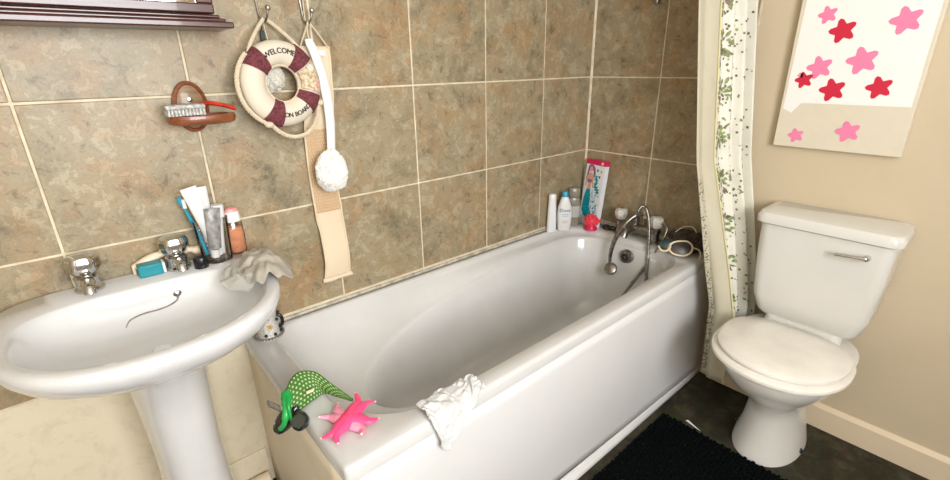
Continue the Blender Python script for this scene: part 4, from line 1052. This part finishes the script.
def curt_fn(u, v):
    z = 2.12-2.0*v; a = spl(z, kS); b_ = spl(z, kR); a = (a[0]-.004+.012, a[1]+.004)
    if z < 1.0: a = (a[0], lerp(a[1], spl(z, kR)[1]+.055, min(1, (1.0-z)/.4)*.75))
    x, y = lerp(a[0], b_[0], u), lerp(a[1], b_[1], u)
    dx, dy = b_[0]-a[0], b_[1]-a[1]; l_ = math.hypot(dx, dy); n_ = (dy/l_, -dx/l_)
    w = max(0, u)**1.1; amp = .004+.022*u
    f_ = amp*math.sin(w*2*PI*3.1+.6)+.004*math.sin(w*23+v*5)
    return Vector((min(-.006, x+n_[0]*f_), y+n_[1]*f_, z))
MB().grid(liner_fn, 24, 60).build('liner', 'liner', sc_cur, solid=.0012)
MB().grid(curt_fn, 72, 60).build('curtain_cloth', 'curtain', sc_cur, solid=.0014)
MB().tube([liner_fn(.995, k/60)+Vector((-.002, -.003, 0)) for k in range(61)], .0030, 6).build('liner_hem', 'hem', sc_cur)
camdir = Vector((-.85, -.35, .3)).normalized()
def on_curt(fn, u, v, du, dv, off=.0022):
    e = 1e-3; su = (fn(u+e, v)-fn(u-e, v)).length/(2*e); uu = u+du/max(su, .02); vv = v-dv/2.0
    p = fn(uu, vv); n_ = (fn(uu+e, vv)-fn(uu-e, vv)).cross(fn(uu, vv-e)-fn(uu, vv+e)).normalized()
    return p+n_*off
def leaf(mb, fn, u, v, cu, cv, ang, L_, W_):
    pts = []
    for a_, b_ in ((0, 0), (.25, .8), (.55, 1), (.85, .6), (1, 0), (.85, -.6), (.55, -1), (.25, -.8)):
        lx, ly = a_*L_, b_*W_*.5
        pts.append(on_curt(fn, u, v, cu+lx*math.cos(ang)-ly*math.sin(ang), cv+lx*math.sin(ang)+ly*math.cos(ang)))
    o = len(mb.v); mb.v += [tuple(p) for p in pts]; mb.f.append(tuple(range(o, o+8)))
random.seed(11)
lg, lbn, dt = MB(), MB(), MB()
row = 0
zc = 2.05
while zc > .2:
    v = (2.12-zc)/2.0; u0 = .20
    for k in range(24):
        a_ = random.uniform(-PI, PI); rr_ = random.uniform(.0, .032)
        leaf(lg if random.random() < .62 else lbn, curt_fn, u0, v, rr_*math.cos(a_)*1.3, rr_*math.sin(a_)*1.2, a_+random.uniform(-.5, .5), random.uniform(.016, .030), random.uniform(.007, .012))
    for k in range(6):
        leaf(lg, curt_fn, u0+.13, v, random.uniform(-.016, .022), random.uniform(.0, .016), random.uniform(-.5, 1.0), random.uniform(.012, .02), .009)
    for k in range(8):
        leaf(lbn if k % 2 else lg, curt_fn, .06, v+.02, random.uniform(-.012, .014), random.uniform(-.03, .01), random.uniform(-2.4, -.8), random.uniform(.010, .018), .006)
    zc -= .158
for k in range(620):
    u = random.uniform(.05, .985); v = random.uniform(.02, .98); s_ = random.uniform(.006, .012)
    leaf(random.choice((lg, lbn, lbn)), curt_fn, u, v, 0, 0, random.uniform(-PI, PI), s_, s_*.8)
stuff(lg.build('leaf_print', 'leaf', sc_cur, smooth=False)); stuff(lbn.build('sprig_print', 'leaf2', sc_cur, smooth=False))
for k in range(320):
    v = 1-random.random()**1.6*.42; u = min(.97, abs(random.gauss(0, .16))+.02); s_ = random.uniform(.003, .0085)
    if v > .985: continue
    leaf(dt, liner_fn, u, v, 0, 0, random.uniform(-PI, PI), s_, s_*.8)
stuff(dt.build('mildew_spots', 'mildew', sc_cur, smooth=False))
rail = thing('curtain_rail', 'white curtain rail above the bath edge', 'rail', (-.9, -.61, 2.16))
MB().tube([(XL+.001, -.612, 2.16), (-1.3, -.612, 2.16), (.002, -.612, 2.16)], .012, 14).build('rail_tube', 'white', rail)
for k in range(7):
    x = -.04-.05*k; MB().tube([(x, -.612+.021*math.cos(2*PI*q/18), 2.147+.027*math.sin(2*PI*q/18)) for q in range(18)], .0022, 6, closed=True).build('curtain_ring', 'white', sc_cur)

# ================================================================== CANVAS ON THE END WALL
cv_ = thing('canvas_print', 'white canvas print with red and pink flowers on cream wall', 'canvas', (-.012, -1.02, 1.073))
MB().box(-.024, .001, -1.20, -.838, 1.073, 1.62).build('canvas_board', 'canvas', cv_, bevel=.003)
def cvf(pts, off, name, mt_): 
    MB().loft([[(-.0245-o_, y, z) for y, z in pts] for o_ in (0, off)]).build(name, mt_, cv_, smooth=False)
cvf([(-.848, 1.205), (-.852, 1.615), (-1.19, 1.615), (-1.19, 1.225), (-.90, 1.225), (-.875, 1.19)], .0006, 'white_field', 'canvaswhite')
random.seed(21)
for k, (y, z, r_, mt_) in enumerate(((-.893, 1.300, .022, 'redprint'), (-.880, 1.315, .008, 'pinkprint'), (-.905, 1.115, .020, 'pinkprint'), (-.93, 1.34, .03, 'pinkprint'), (-.98, 1.27, .03, 'redprint'), (-1.04, 1.36, .034, 'pinkprint'), (-1.10, 1.28, .028, 'redprint'), (-1.05, 1.14, .028, 'pinkprint'), (-.97, 1.45, .03, 'redprint'), (-1.12, 1.47, .032, 'pinkprint'), (-.92, 1.50, .022, 'pinkprint'))):
    cvf([(y+r_*(1+.28*math.cos(5*a_))*math.cos(a_), z+r_*(1+.28*math.cos(5*a_))*math.sin(a_)) for a_ in [2*PI*q/30 for q in range(30)]], .0012, 'flower_print', mt_)
